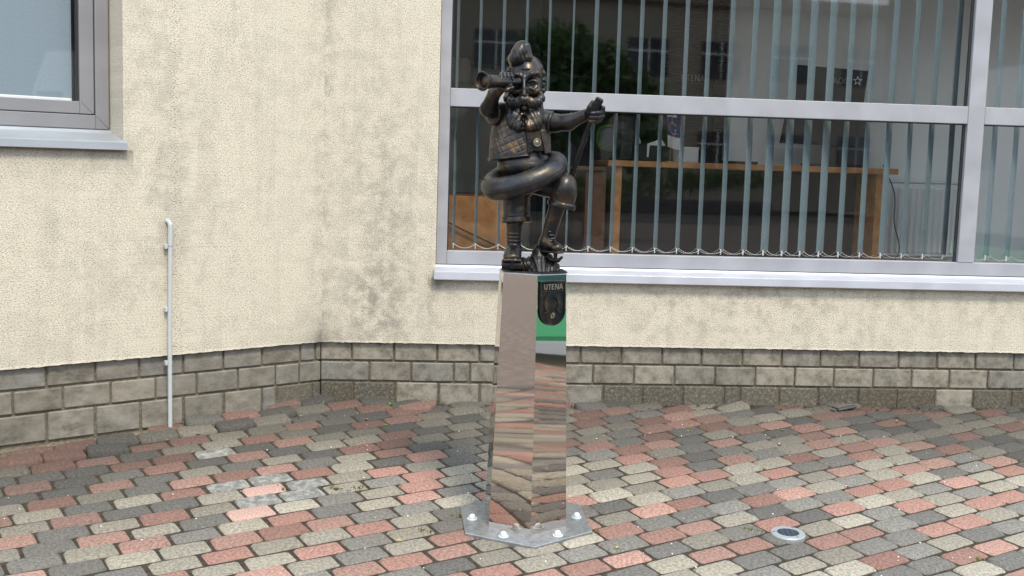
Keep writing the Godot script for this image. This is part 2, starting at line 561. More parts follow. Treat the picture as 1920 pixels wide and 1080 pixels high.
	var steel := mat(Color(0.83, 0.785, 0.75), 0.025, 1.0)
	grain(steel, noisetex(noise(113, 0.01, 4), [[0.0, grey(0.93)], [1.0, grey(1.0)]], 256), 1.1, dents, 0.05)
	steel.roughness = 0.07; steel.roughness_texture = noisetex(noise(117, 0.02, 5), [[0.0, grey(0.15)], [0.5, grey(0.3)], [1.0, grey(1.0)]], 256)
	steel.uv1_scale = Vector3(0.35, 1.3, 0.35)
	M.steel = steel
	M.steel_dull = grain(mat(lin(0.40, 0.415, 0.43), 0.46, 0.75), noisetex(noise(115, 0.05, 5, FastNoiseLite.TYPE_SIMPLEX_SMOOTH, 0.7), [[0.0, grey(0.72)], [0.5, grey(0.9)], [1.0, grey(1.0)]], 256), 0.5)
	M.bolt = mat(lin(0.52, 0.57, 0.60), 0.6, 0.0)
	M.leaf = mat(lin(0.10, 0.22, 0.02), 0.6)
	M.yellow = mat(lin(0.45, 0.30, 0.07), 0.8)
	M.moss = mat(lin(0.12, 0.11, 0.03), 0.95)

# ------------------------------------------------------------------ ground
func sheet(x0: float, x1: float, z0: float, z1: float, step: float, lift: float) -> ArrayMesh:
	var b := Mb.new()
	var drift := noise(9, 0.35, 3)
	var nx := int(ceil((x1 - x0) / step))
	var nz := int(ceil((z1 - z0) / step))
	for j in nz:
		for i in nx:
			var p := []
			var q := []
			for c in [[0, 0], [1, 0], [1, 1], [0, 1]]:
				var x: float = x0 + (x1 - x0) * (i + c[0]) / nx
				var z: float = z0 + (z1 - z0) * (j + c[1]) / nz
				p.append(Vector3(x, ground_y(x, z) + lift + drift.get_noise_2d(x, z) * 0.012, z)); q.append(ground_basis(x, z).y)
			b.quads(p, q)
	return b.mesh()

func make_ground() -> void:
	var b := Mb.new()
	var xs := [-160.0, -60.0, -25.0, -10.0, -6.0, 0.0, 8.0, 12.0, 25.0, 60.0, 160.0]
	var zs := [-160.0, -40.0, -9.0, -7.0, -5.0, -3.0, -2.5, -2.0, -1.5, -1.0, -0.5, 0.0, 0.5, 1.0, 2.0, 3.5, 6.0, 12.0, 30.0, 60.0, 160.0]
	for j in zs.size() - 1:
		for i in xs.size() - 1:
			var p := []
			var q := []
			for c in [[0, 0], [1, 0], [1, 1], [0, 1]]:
				var x: float = xs[i + c[0]]
				var z: float = zs[j + c[1]]
				p.append(Vector3(x, ground_y(x, z) - 0.03, z)); q.append(ground_basis(x, z).y)
			b.quads(p, q)
	kind(part("ground", b.mesh(), M.tar, self), "structure")
	tag(get_node("ground"), "wide grey asphalt ground of the square around the building", "")

func paver_mesh(rg: RandomNumberGenerator, broken := false) -> ArrayMesh:
	# a tumbled paving stone, its top at y = 0, with worn corners and a slightly domed face
	var b := Mb.new()
	var hx := STONE * 0.5 - 0.0050
	var hz := ROW * 0.5 - 0.0048
	var out: Array[Vector3] = []
	for c in [[1, 1], [-1, 1], [-1, -1], [1, -1]]:
		var r := rg.randf_range(0.009, 0.019)
		if broken and c[0] == 1 and c[1] == 1: r = 0.05
		var p := Vector3(c[0] * (hx - rg.randf_range(0.0, 0.004)), 0, c[1] * (hz - rg.randf_range(0.0, 0.003)))
		var a := Vector3(-c[0] * r, 0, 0)
		var d := Vector3(0, 0, -c[1] * r * 0.8)
		var m := p + (a + d) * 0.3
		if c[0] * c[1] > 0: out.append_array([p + d, m, p + a])
		else: out.append_array([p + a, m, p + d])
	var n := out.size()
	var tilt := Vector2(rg.randf_range(-0.012, 0.012), rg.randf_range(-0.012, 0.012))
	var up: Array[Vector3] = []
	for p in out:
		var q := Vector3(p.x * 0.90, 0, p.z * 0.84)
		up.append(q)
	for k in n:
		var l := (k + 1) % n
		var a := out[k]
		var c := out[l]
		var na := Vector3(a.x / hx, 0, a.z / hz * 1.4).normalized()
		var nc := Vector3(c.x / hx, 0, c.z / hz * 1.4).normalized()
		var dn := Vector3(0, -0.011, 0)
		var lo := Vector3(0, -0.045, 0)
		var ma := (na + Vector3.UP * 0.8).normalized()
		var mc := (nc + Vector3.UP * 0.8).normalized()
		b.quads([a + lo, c + lo, c + dn, a + dn], [na, nc, mc, ma])
		var ta := (na * 0.16 + Vector3.UP).normalized()
		var tc := (nc * 0.16 + Vector3.UP).normalized()
		b.quads([a + dn, c + dn, up[l] - Vector3(0, 0.001, 0), up[k] - Vector3(0, 0.001, 0)], [ma, mc, tc, ta])
		b.tris(up[k] - Vector3(0, 0.001, 0), up[l] - Vector3(0, 0.001, 0), Vector3(0, 0.0022, 0), ta, tc, (Vector3(tilt.x, 1, tilt.y)).normalized())
	return b.mesh()

# colours read along each row of the foreground, from the stone numbered first
const ROWS := {6: [1, "r"], 5: [-1, "gcg"], 4: [-3, "gggrrc"], 3: [-4, "ccrgcggc"], 2: [-6, "cgccggrrcg"], 1: [-7, "ccggrrggcrrg"], 0: [-9, "ggcrrgccgrcgcc"], -1: [-10, "rrrgcgrgrccgrcrg"], -2: [-12, "rrcggrrcgggrrcggrg"], -3: [-13, "ggcccrgggrrcgcrrgcg"], -4: [-15, "grrrcrrcrrgggcrccgr"], -5: [-16, "rcgcrrgggcgccrggrc"], -6: [-18, "rccrgcggrrccrrccrcr"], -7: [-19, "gcrccrcgrgcccrgrgc"], -8: [-21, "rgccrrrggcrccgcrgg"], -9: [-21, "gcrgcrgcrgcgccrcg"], -10: [-22, "cgrcgpcgcrcrgcgr"], -11: [-22, "rgcrcxxcgrc"], -12: [-22, "crggcpxcrcg"], -13: [-23, "rcgcrwxrcgrg"], -14: [-23, "crcgrrrgcrg"], -15: [-23, "ggrgcgcgr"], -16: [-23, "rggrgrg"], -17: [-24, "gggrrx"], -18: [-24, "crrgc"], -19: [-24, "rrg"]}

func make_pavers() -> void:
	var bed := part("pavement", sheet(-6.0, 9.0, -8.0, -0.5, 0.12, -0.0098), M.bed, self)
	kind(bed, "structure"); tag(bed, "paved forecourt of red, grey and cream stones", "")
	var rg := RandomNumberGenerator.new()
	rg.seed = 77
	var shapes := []
	for k in 8: shapes.append(paver_mesh(rg))
	var drift := noise(9, 0.35, 3)
	var cam := Vector3(0, 1.525, 0)
	var fwd := Vector3(-0.003, -0.109, -0.994).normalized()
	var spots := []
	var anchor := Vector3(8.5911 * STONE, 0, -24.5823 * STONE)
	for k in range(-42, 34):
		for nn in range(-64, 60):
			rg.seed = k * 1000 + nn + 500000
			var u := nn + 0.5 - 0.3584 * k
			var v := k + 0.5
			var fr := clampf(-u / 17.0, -0.3, 1.3)
			u += 0.231 * fr; v -= 0.29 * fr
			var p := anchor + ALONG * (u * STONE) + ACROSS * (v * ROW)
			if p.z > -0.55 or p.x < -5.5 or p.x > 7.2: continue
			var lr := RIGHT.inverse() * (p - CORNER)
			var ll := LEFT.inverse() * (p - CORNER)
			if lr.z < -0.035 or ll.z < -0.035: continue
			var wall := minf(lr.z, ll.z)
			var near_wall := clampf(1.0 - wall / 0.45, 0.0, 1.0)
			var h := drift.get_noise_2d(p.x, p.z) * 0.012 + rg.randf_range(-0.004, 0.004)
			var tx := rg.randf_range(-0.018, 0.018)
			var tz := rg.randf_range(-0.026, 0.026)
			if near_wall > 0.0:
				h += rg.randf_range(-0.006, 0.018) * near_wall
				tx += rg.randf_range(-0.05, 0.05) * near_wall; tz += rg.randf_range(-0.07, 0.07) * near_wall
			if ll.z < 0.20: h += 0.022
			p.y = ground_y(p.x, p.z) + h
			var bs := ground_basis(p.x, p.z, 0.5534 + rg.randf_range(-0.012, 0.012)) * Basis(Vector3.RIGHT, tx) * Basis(Vector3.BACK, tz)
			if rg.randf() < 0.5: bs = bs * Basis(Vector3.UP, PI)
			# colour
			var c: String = "rgc"[rg.randi() % 3]
			if ROWS.has(k) and nn >= ROWS[k][0] and nn < ROWS[k][0] + ROWS[k][1].length(): c = ROWS[k][1][nn - ROWS[k][0]]
			var darkness := clampf(1.5 - wall / 0.95, 0.0, 1.0) * 3.2 + drift.get_noise_2d(p.x * 1.7 + 40.0, p.z * 1.7) * 1.3 + rg.randf_range(-0.5, 0.5)  # darker towards the walls, with patchy and random variation
			var lv := clampi(int(round(darkness)), 0, 3)
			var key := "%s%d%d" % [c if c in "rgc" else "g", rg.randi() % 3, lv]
			if c == "w": key = "limed0"
			if c == "x": key = "limed1"
			var dv := p - cam
			var dep := dv.dot(fwd)
			var seen := dep > 1.0 and absf(dv.x) / dep < 0.50 and dv.y / dep > -0.39
			spots.append([dep if seen else dep + 100.0 + absf(dv.x), Transform3D(bs, p), key, rg.randi() % 8, c])
	spots.sort_custom(func(a, b): return a[0] < b[0])
	var rest := {}
	for i in spots.size():
		var s: Array = spots[i]
		if i < 300:
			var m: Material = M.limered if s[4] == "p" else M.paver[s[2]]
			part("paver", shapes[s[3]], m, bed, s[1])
		else:
			if not rest.has(s[2]): rest[s[2]] = []
			rest[s[2]].append(s)
	# the far stones as one part
	var am := ArrayMesh.new()
	var mi := MeshInstance3D.new()
	mi.name = "far_pavers"
	for key in rest:
		var vv := PackedVector3Array()
		var nv := PackedVector3Array()
		for s in rest[key]:
			var a: Array = (shapes[s[3]] as ArrayMesh).surface_get_arrays(0)
			var x: Transform3D = s[1]
			vv.append_array(x * (a[Mesh.ARRAY_VERTEX] as PackedVector3Array))
			nv.append_array(Transform3D(x.basis, Vector3.ZERO) * (a[Mesh.ARRAY_NORMAL] as PackedVector3Array))
		var ar := []
		ar.resize(Mesh.ARRAY_MAX)
		ar[Mesh.ARRAY_VERTEX] = vv; ar[Mesh.ARRAY_NORMAL] = nv
		am.add_surface_from_arrays(Mesh.PRIMITIVE_TRIANGLES, ar)
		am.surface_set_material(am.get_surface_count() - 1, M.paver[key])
	mi.mesh = am
	bed.add_child(mi, true)
	kind(mi, "stuff")

# ------------------------------------------------------------------ the building
var house: Node3D

func stain_map(w: int, h: int, sw: float, sh: float, s0: float, y0: float, sd: int, extra: Callable) -> ImageTexture:
	# weathering of the render: algae blotches and rain streaks, as multipliers of its colour
	var im := Image.create(w, h, false, Image.FORMAT_RGB8)
	var a := noise(sd, 1.1, 5)
	var b := noise(sd + 1, 7.0, 5, FastNoiseLite.TYPE_SIMPLEX_SMOOTH, 0.75)
	var c := noise(sd + 2, 1.0, 3)
	for j in h:
		for i in w:
			var s := s0 + sw * i / w
			var y := y0 + sh * (1.0 - float(j) / h)
			var f := b.get_noise_2d(s, y)
			var k := 0.045 * smoothstep(-0.25, 0.6, f + 0.5 * a.get_noise_2d(s, y))
			k += 0.03 * smoothstep(0.0, 0.6, c.get_noise_2d(s * 9.0, y * 0.8))
			k += extra.call(s, y, f, a.get_noise_2d(s * 2.0, y * 2.0))
			k = clampf(k, 0.0, 0.75)
			im.set_pixel(i, j, Color(1.0 - k * 0.97, 1.0 - k * 0.98, 1.0 - k * 0.95))
	return ImageTexture.create_from_image(im)

func render_material(stain: Texture2D) -> StandardMaterial3D:
	var m := mat(lin(0.66, 0.62, 0.535), 0.95)
	grain(m, M.grit, 0.38, M.relief, 0.24)
	m.detail_enabled = true; m.detail_albedo = stain; m.detail_blend_mode = BaseMaterial3D.BLEND_MODE_MUL; m.detail_uv_layer = BaseMaterial3D.DETAIL_UV_2
	return m

func wall_slab(rects: Array, thick: float, s0: float, sw: float, y0: float, sh: float, rough_foot: Array) -> ArrayMesh:
	var b := Mb.new()
	for r in rects:
		b.box(Vector3((r[0] + r[1]) * 0.5, (r[2] + r[3]) * 0.5, -thick * 0.5), Vector3(r[1] - r[0], r[3] - r[2], thick))
	# the ragged lower lip of the render
	if rough_foot.size():
		var nz := noise(17, 9.0, 3)
		var s: float = rough_foot[0]
		var top: float = rough_foot[2]
		while s < rough_foot[1] - 0.001:
			var e := minf(s + 0.02, rough_foot[1])
			var ya := top - 0.012 + nz.get_noise_1d(s * 3.0) * 0.0045
			var yb := top - 0.012 + nz.get_noise_1d(e * 3.0) * 0.0045
			b.quad(Vector3(s, top, 0), Vector3(e, top, 0), Vector3(e, yb, 0.002), Vector3(s, ya, 0.002), Vector3(0, 0, 1))
			b.quad(Vector3(s, ya, 0.002), Vector3(e, yb, 0.002), Vector3(e, yb, -0.03), Vector3(s, ya, -0.03), Vector3(0, -1, 0))
			s = e
	b.u2.resize(b.v.size())
	b.u1.resize(b.v.size())
	for k in b.v.size():
		b.u2[k] = Vector2((b.v[k].x - s0) / sw, 1.0 - (b.v[k].y - y0) / sh)
	return b.mesh()

func make_building() -> void:
	house = thing("office_building", "cream rendered office building with a grey block base and aluminium windows", "building")
	var rx := Transform3D(RIGHT, CORNER)
	var lx := Transform3D(LEFT, CORNER)
	# weathering: the blotchy band beside the corner, mottling below the right sill, a dark foot
	var right_extra := func(s: float, y: float, n: float, n2: float) -> float:
		var k := 0.0
		var d := (s - 0.28 - 0.10 * (2.0 - y)) / 0.22
		k += 0.12 * exp(-d * d) * smoothstep(-0.6, 0.8, n * 1.4 + n2 * 0.15 + 0.2) * smoothstep(2.6, 1.2, y)
		var e := (s - 0.27) / 0.16
		var f := (y - 0.72) / 0.22
		k += 0.16 * exp(-e * e - f * f) * smoothstep(-0.5, 0.7, n)
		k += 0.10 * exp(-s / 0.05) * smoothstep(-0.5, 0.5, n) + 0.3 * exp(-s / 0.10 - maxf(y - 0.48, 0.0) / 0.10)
		if s > 0.6 and y < 0.87: k += 0.08 * smoothstep(-0.2, 0.6, n + 0.5 * n2) * smoothstep(0.5, 0.85, y) + 0.3 * exp(-absf(s - 0.66) / 0.05 - absf(y - 0.83) / 0.05)
		if s > 1.8 and s < 3.4 and y < 0.87: k += 0.05 * smoothstep(-0.3, 0.7, n + 0.5 * n2)
		return k
	var left_extra := func(s: float, y: float, n: float, n2: float) -> float:
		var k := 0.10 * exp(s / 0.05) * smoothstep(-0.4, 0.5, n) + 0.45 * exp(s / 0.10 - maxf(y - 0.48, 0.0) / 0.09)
		k += 0.06 * exp(-absf(s + 0.95) / 0.3) * smoothstep(-0.2, 0.4, n + n2)
		if y < 1.54 and s < -1.1: k += 0.28 * exp(-(1.54 - y) / 0.05)  # even dark band right under the left sill, fading downwards
		return k
	var sr := stain_map(1200, 420, 6.8, 2.95, -0.1, 0.45, 201, right_extra)
	var sl := stain_map(760, 420, 4.1, 2.95, -4.1, 0.45, 231, left_extra)
	var top := 3.35
	part("wall", wall_slab([[0.0, 0.645, 0.49, top], [0.645, 5.6, 0.49, 0.872], [5.6, 6.6, 0.49, top], [0.645, 5.6, 3.05, top]], 0.22, -0.1, 6.8, 0.45, 2.95, [0.0, 6.6, 0.49]), render_material(sr), house, rx)
	part("wall", wall_slab([[-1.145, 0.0, 0.49, top], [-4.0, -1.145, 0.49, 1.552], [-4.0, -3.4, 1.552, top], [-3.4, -1.145, 3.05, top]], 0.22, -4.1, 4.1, 0.45, 2.95, [-4.0, 0.0, 0.49]), render_material(sl), house, lx)
	# the base of concrete blocks, set back under the render
	var pr := part("plinth", wall_slab([[0.0, 6.6, -0.25, 0.488]], 0.16, 0, 1, 0, 1, []), M.mortar, house, Transform3D(RIGHT, CORNER - RIGHT.z * 0.032))
	var pl := part("plinth", wall_slab([[-4.0, 0.0, -0.25, 0.488]], 0.16, 0, 1, 0, 1, []), M.mortar_pale, house, Transform3D(LEFT, CORNER - LEFT.z * 0.032))
	var rows := [[0.371, 0.482], [0.250, 0.361], [0.119, 0.240]]
	var rj := [[-0.0095, 0.172, 0.416, 0.667, 0.913, 1.151, 1.325, 1.512, 1.757, 2.001, 2.239, 2.489, 2.731, 2.968, 3.209, 3.456, 3.697, 3.94, 4.184],
		[-0.0095, 0.275, 0.517, 0.766, 0.86, 1.102, 1.345, 1.589, 1.836, 2.08, 2.327, 2.574, 2.817, 3.058, 3.304, 3.545, 3.783, 4.027],
		[-0.0095, 0.18, 0.427, 0.679, 0.92, 1.162, 1.406, 1.652, 1.889, 2.135, 2.385, 2.483, 2.726, 2.967, 3.213, 3.457, 3.699, 3.942, 4.184]]
	var lj := [[-1.527, -1.287, -1.062, -0.822, -0.594, -0.364, -0.123, -0.026, 0.0145], [-1.686, -1.449, -1.21, -0.974, -0.747, -0.508, -0.279, -0.129, 0.0145], [-1.528, -1.29, -1.055, -0.822, -0.59, -0.362, -0.273, -0.048, 0.0145]]
	var rg := RandomNumberGenerator.new()
	rg.seed = 5
	for side in 2:
		for r in 3:
			var js: Array = [rj, lj][side][r].duplicate()
			while side == 0 and js[-1] < 6.3: js.append(js[-1] + 0.243)
			while side == 1 and js[0] > -3.8: js.push_front(js[0] - 0.24)
			for k in js.size() - 1:
				var a: float = js[k] + 0.005
				var e: float = js[k + 1] - 0.005
				var y0: float = rows[r][0] + rg.randf_range(-0.0015, 0.0015)
				var y1: float = rows[r][1] + rg.randf_range(-0.0015, 0.0015)
				if r == 2: y0 -= 0.02
				var m: Material = M.block[rg.randi() % 5]
				if r == 2: a += 0.0015; e -= 0.0015
				if r == 2 and side == 0 and (rg.randf() < 0.25 or a > 1.6 or a < 0.4): m = M.wet[rg.randi() % 4]
				if r == 2 and side == 1 and a > -0.30: m = M.wet[rg.randi() % 4]
				if r == 2 and side == 0 and absf(a - 3.704) < 0.02: m = M.block[3]
				var bm := boxm(Vector3(e - a, y1 - y0, 0.06), 0.006)
				var o := part("block", bm, m, [pr, pl][side], Transform3D(Basis(Vector3.FORWARD, rg.randf_range(-0.004, 0.004)), Vector3((a + e) * 0.5, (y0 + y1) * 0.5, -0.0195 + rg.randf_range(-0.002, 0.002))))
				if r == 2 and side == 0 and absf(a - 3.704) < 0.02: o.set_meta("label", "block washed pale in its middle")
	# strip of footing that shows below the blocks
	var ft := Mb.new()
	ft.box(Vector3(-2.0, 0.03, 0.0), Vector3(4.0, 0.12, 0.05), 0.008)
	part("footing", ft.mesh(), M.mortar_pale, house, Transform3D(LEFT, CORNER + Vector3(0, -0.001, 0)))
	var ft2 := Mb.new()
	ft2.box(Vector3(3.31, 0.045, -0.005), Vector3(6.58, 0.10, 0.05), 0.008)
	part("footing", ft2.mesh(), M.mortar_pale, house, rx)
	# roof slab and the closed shell of the rooms behind the windows
	part("roof", boxm(Vector3(8.2, 0.2, 7.4)), M.roomwall, house, Transform3D(RIGHT, CORNER + RIGHT * Vector3(2.6, 3.46, -3.76)))
	part("roof", boxm(Vector3(4.3, 0.2, 2.4)), M.roomwall, house, Transform3D(LEFT, CORNER + LEFT * Vector3(-2.0, 3.462, -1.26)))

func make_right_window() -> void:
	var w := Node3D.new()
	w.name = "window"; w.transform = Transform3D(RIGHT, CORNER + RIGHT * Vector3(0, 0, -0.09))
	house.add_child(w, true)
	var x0 := 0.648
	var x1 := 0.710
	var m0 := 3.814
	var m1 := 3.917
	var x2 := 5.50
	var x3 := 5.60
	var yb := 0.935
	var yg := 1.015
	var yt0 := 1.849
	var yt1 := 1.953
	var top := 3.05
	var put := func(called: String, a: float, b: float, c: float, d: float, z0: float, z1: float, m: Material, bev := 0.003) -> void:
		var o := part(called, boxm(Vector3(b - a, d - c, z1 - z0), bev), m, w, Transform3D(Basis(), Vector3((a + b) * 0.5, (c + d) * 0.5, (z0 + z1) * 0.5)))
	# outer frame, butted at its corners
	put.call("frame", x0, x1, yb, top, -0.07, 0.0, M.frame)
	put.call("frame", x2, x3, yb, top, -0.07, 0.0, M.frame)
	put.call("frame", x1 + 0.0005, x2 - 0.0005, yb, yg, -0.07, -0.001, M.frame)
	put.call("frame", x1 + 0.0005, x2 - 0.0005, top - 0.08, top, -0.07, -0.001, M.frame)
	put.call("mullion", m0, m1, yg + 0.0005, top - 0.081, -0.07, 0.002, M.frame)
	put.call("transom", x1 + 0.0005, m0 - 0.0005, yt0, yt1, -0.07, 0.0, M.frame)
	put.call("transom", m1 + 0.0005, x2 - 0.0005, yt0, yt1, -0.07, 0.0, M.frame)
	for p in [[x1, m0, yg, yt0], [x1, m0, yt1, top - 0.08], [m1, x2, yg, yt0], [m1, x2, yt1, top - 0.08]]:
		# glazing bead, black gasket and two panes to each light
		for z in [-0.024, -0.042]:
			var q := Mb.new()
			q.quad(Vector3(p[0] + 0.002, p[2] + 0.002, z), Vector3(p[1] - 0.002, p[2] + 0.002, z), Vector3(p[1] - 0.002, p[3] - 0.002, z), Vector3(p[0] + 0.002, p[3] - 0.002, z), Vector3(0, 0, 1))
			part("pane", q.mesh(), M.glass, w)
		var gk := Mb.new()
		for e in [[p[0] + 0.004, (p[2] + p[3]) * 0.5, 0.008, p[3] - p[2] - 0.001], [p[1] - 0.007, (p[2] + p[3]) * 0.5, 0.014, p[3] - p[2] - 0.001]]:
			gk.box(Vector3(e[0], e[1], -0.033), Vector3(e[2], e[3], 0.016))
		gk.box(Vector3((p[0] + p[1]) * 0.5, p[3] - 0.003, -0.033), Vector3(p[1] - p[0] - 0.03, 0.007, 0.0155))
		part("gasket", gk.mesh(), M.gasket, w)
	# folded metal sill: sloped top, drip lip
	var sl := Mb.new()
	var a := 0.637
	var e := 5.62
	var pf := [Vector2(-0.02, 0.934), Vector2(0.006, 0.931), Vector2(0.012, 0.922), Vector2(0.128, 0.906), Vector2(0.138, 0.901), Vector2(0.140, 0.860), Vector2(0.134, 0.855), Vector2(0.132, 0.890), Vector2(-0.02, 0.905)]
	for k in pf.size() - 1:
		var p: Vector2 = pf[k]
		var q: Vector2 = pf[k + 1]
		var o := Vector2(p.y - q.y, q.x - p.x)
		sl.quad(Vector3(a, p.y, p.x), Vector3(e, p.y, p.x), Vector3(e, q.y, q.x), Vector3(a, q.y, q.x), Vector3(0, o.y, o.x))
	sl.box(Vector3(a + 0.001, 0.886, 0.106), Vector3(0.004, 0.058, 0.066), 0.001)
	part("sill", sl.mesh(), M.sill, w)

func make_left_window() -> void:
	var w := Node3D.new()
	w.name = "window"; w.transform = Transform3D(LEFT, CORNER + LEFT * Vector3(0, 0, -0.172))
	house.add_child(w, true)
	var put := func(called: String, a: float, b: float, c: float, d: float, z0: float, z1: float, m: Material, bev := 0.003) -> void:
		part(called, boxm(Vector3(b - a, d - c, z1 - z0), bev), m, w, Transform3D(Basis(), Vector3((a + b) * 0.5, (c + d) * 0.5, (z0 + z1) * 0.5)))
	var r0 := -1.152
	var r1 := -1.220
	var r2 := -1.295
	# outer frame
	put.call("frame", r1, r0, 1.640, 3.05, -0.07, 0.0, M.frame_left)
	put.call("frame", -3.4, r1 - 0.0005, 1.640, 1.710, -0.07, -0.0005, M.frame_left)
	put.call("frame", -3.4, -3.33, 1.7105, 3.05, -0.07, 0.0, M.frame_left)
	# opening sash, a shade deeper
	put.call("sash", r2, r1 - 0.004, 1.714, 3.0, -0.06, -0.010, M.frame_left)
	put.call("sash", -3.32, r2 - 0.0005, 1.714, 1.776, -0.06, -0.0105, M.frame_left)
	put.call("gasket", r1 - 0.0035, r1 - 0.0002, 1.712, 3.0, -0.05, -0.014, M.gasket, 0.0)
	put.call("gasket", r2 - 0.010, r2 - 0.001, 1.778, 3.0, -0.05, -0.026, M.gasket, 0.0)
	for z in [-0.032, -0.048]:
		var q := Mb.new()
		q.quad(Vector3(-3.32, 1.774, z), Vector3(r2, 1.774, z), Vector3(r2, 3.0, z), Vector3(-3.32, 3.0, z), Vector3(0, 0, 1))
		part("pane", q.mesh(), M.glass, w)
	# sill
	var sl := Mb.new()
	var a := -3.45
	var e := -1.137
	var pf := [Vector2(-0.02, 1.641), Vector2(0.004, 1.636), Vector2(0.010, 1.622), Vector2(0.060, 1.613), Vector2(0.196, 1.581), Vector2(0.204, 1.575), Vector2(0.206, 1.540), Vector2(0.199, 1.537), Vector2(0.196, 1.565), Vector2(-0.02, 1.61)]
	for k in pf.size() - 1:
		var p: Vector2 = pf[k]
		var q: Vector2 = pf[k + 1]
		var o := Vector2(p.y - q.y, q.x - p.x)
		sl.quad(Vector3(a, p.y, p.x), Vector3(e, p.y, p.x), Vector3(e, q.y, q.x), Vector3(a, q.y, q.x), Vector3(0, o.y, o.x))
	for k in range(1, 7):
		var p: Vector2 = pf[k]
		var q: Vector2 = pf[k + 1]
		sl.tri(Vector3(e, p.y, p.x), Vector3(e, q.y, q.x), Vector3(e, 1.565, 0.15), Vector3(1, 0, 0))
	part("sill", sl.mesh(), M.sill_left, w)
	for mj in [[r1 + 0.034, 1.675, 0.090, 0.0006], [r2 + 0.0355, 1.745, 0.088, -0.0097]]:
		part("mitre_joint", boxm(Vector3(mj[2], 0.0012, 0.001)), M.gasket, w, Transform3D(Basis(Vector3.BACK, -PI / 4), Vector3(mj[0], mj[1], mj[3])))
	# roller blind drawn down behind the glass
	var rb := thing("roller_blind", "pale roller blind with sky reflection painted in, drawn down behind the left window", "blind", wl(0, 0, -0.172), LEFT)
	part("fabric", boxm(Vector3(2.0, 1.30, 0.002)), M.roller, rb, Transform3D(Basis(), Vector3(-2.314, 2.425, -0.075)))
	part("bottom_bar", boxm(Vector3(2.0, 0.016, 0.010), 0.003), M.white, rb, Transform3D(Basis(), Vector3(-2.314, 1.783, -0.075)))

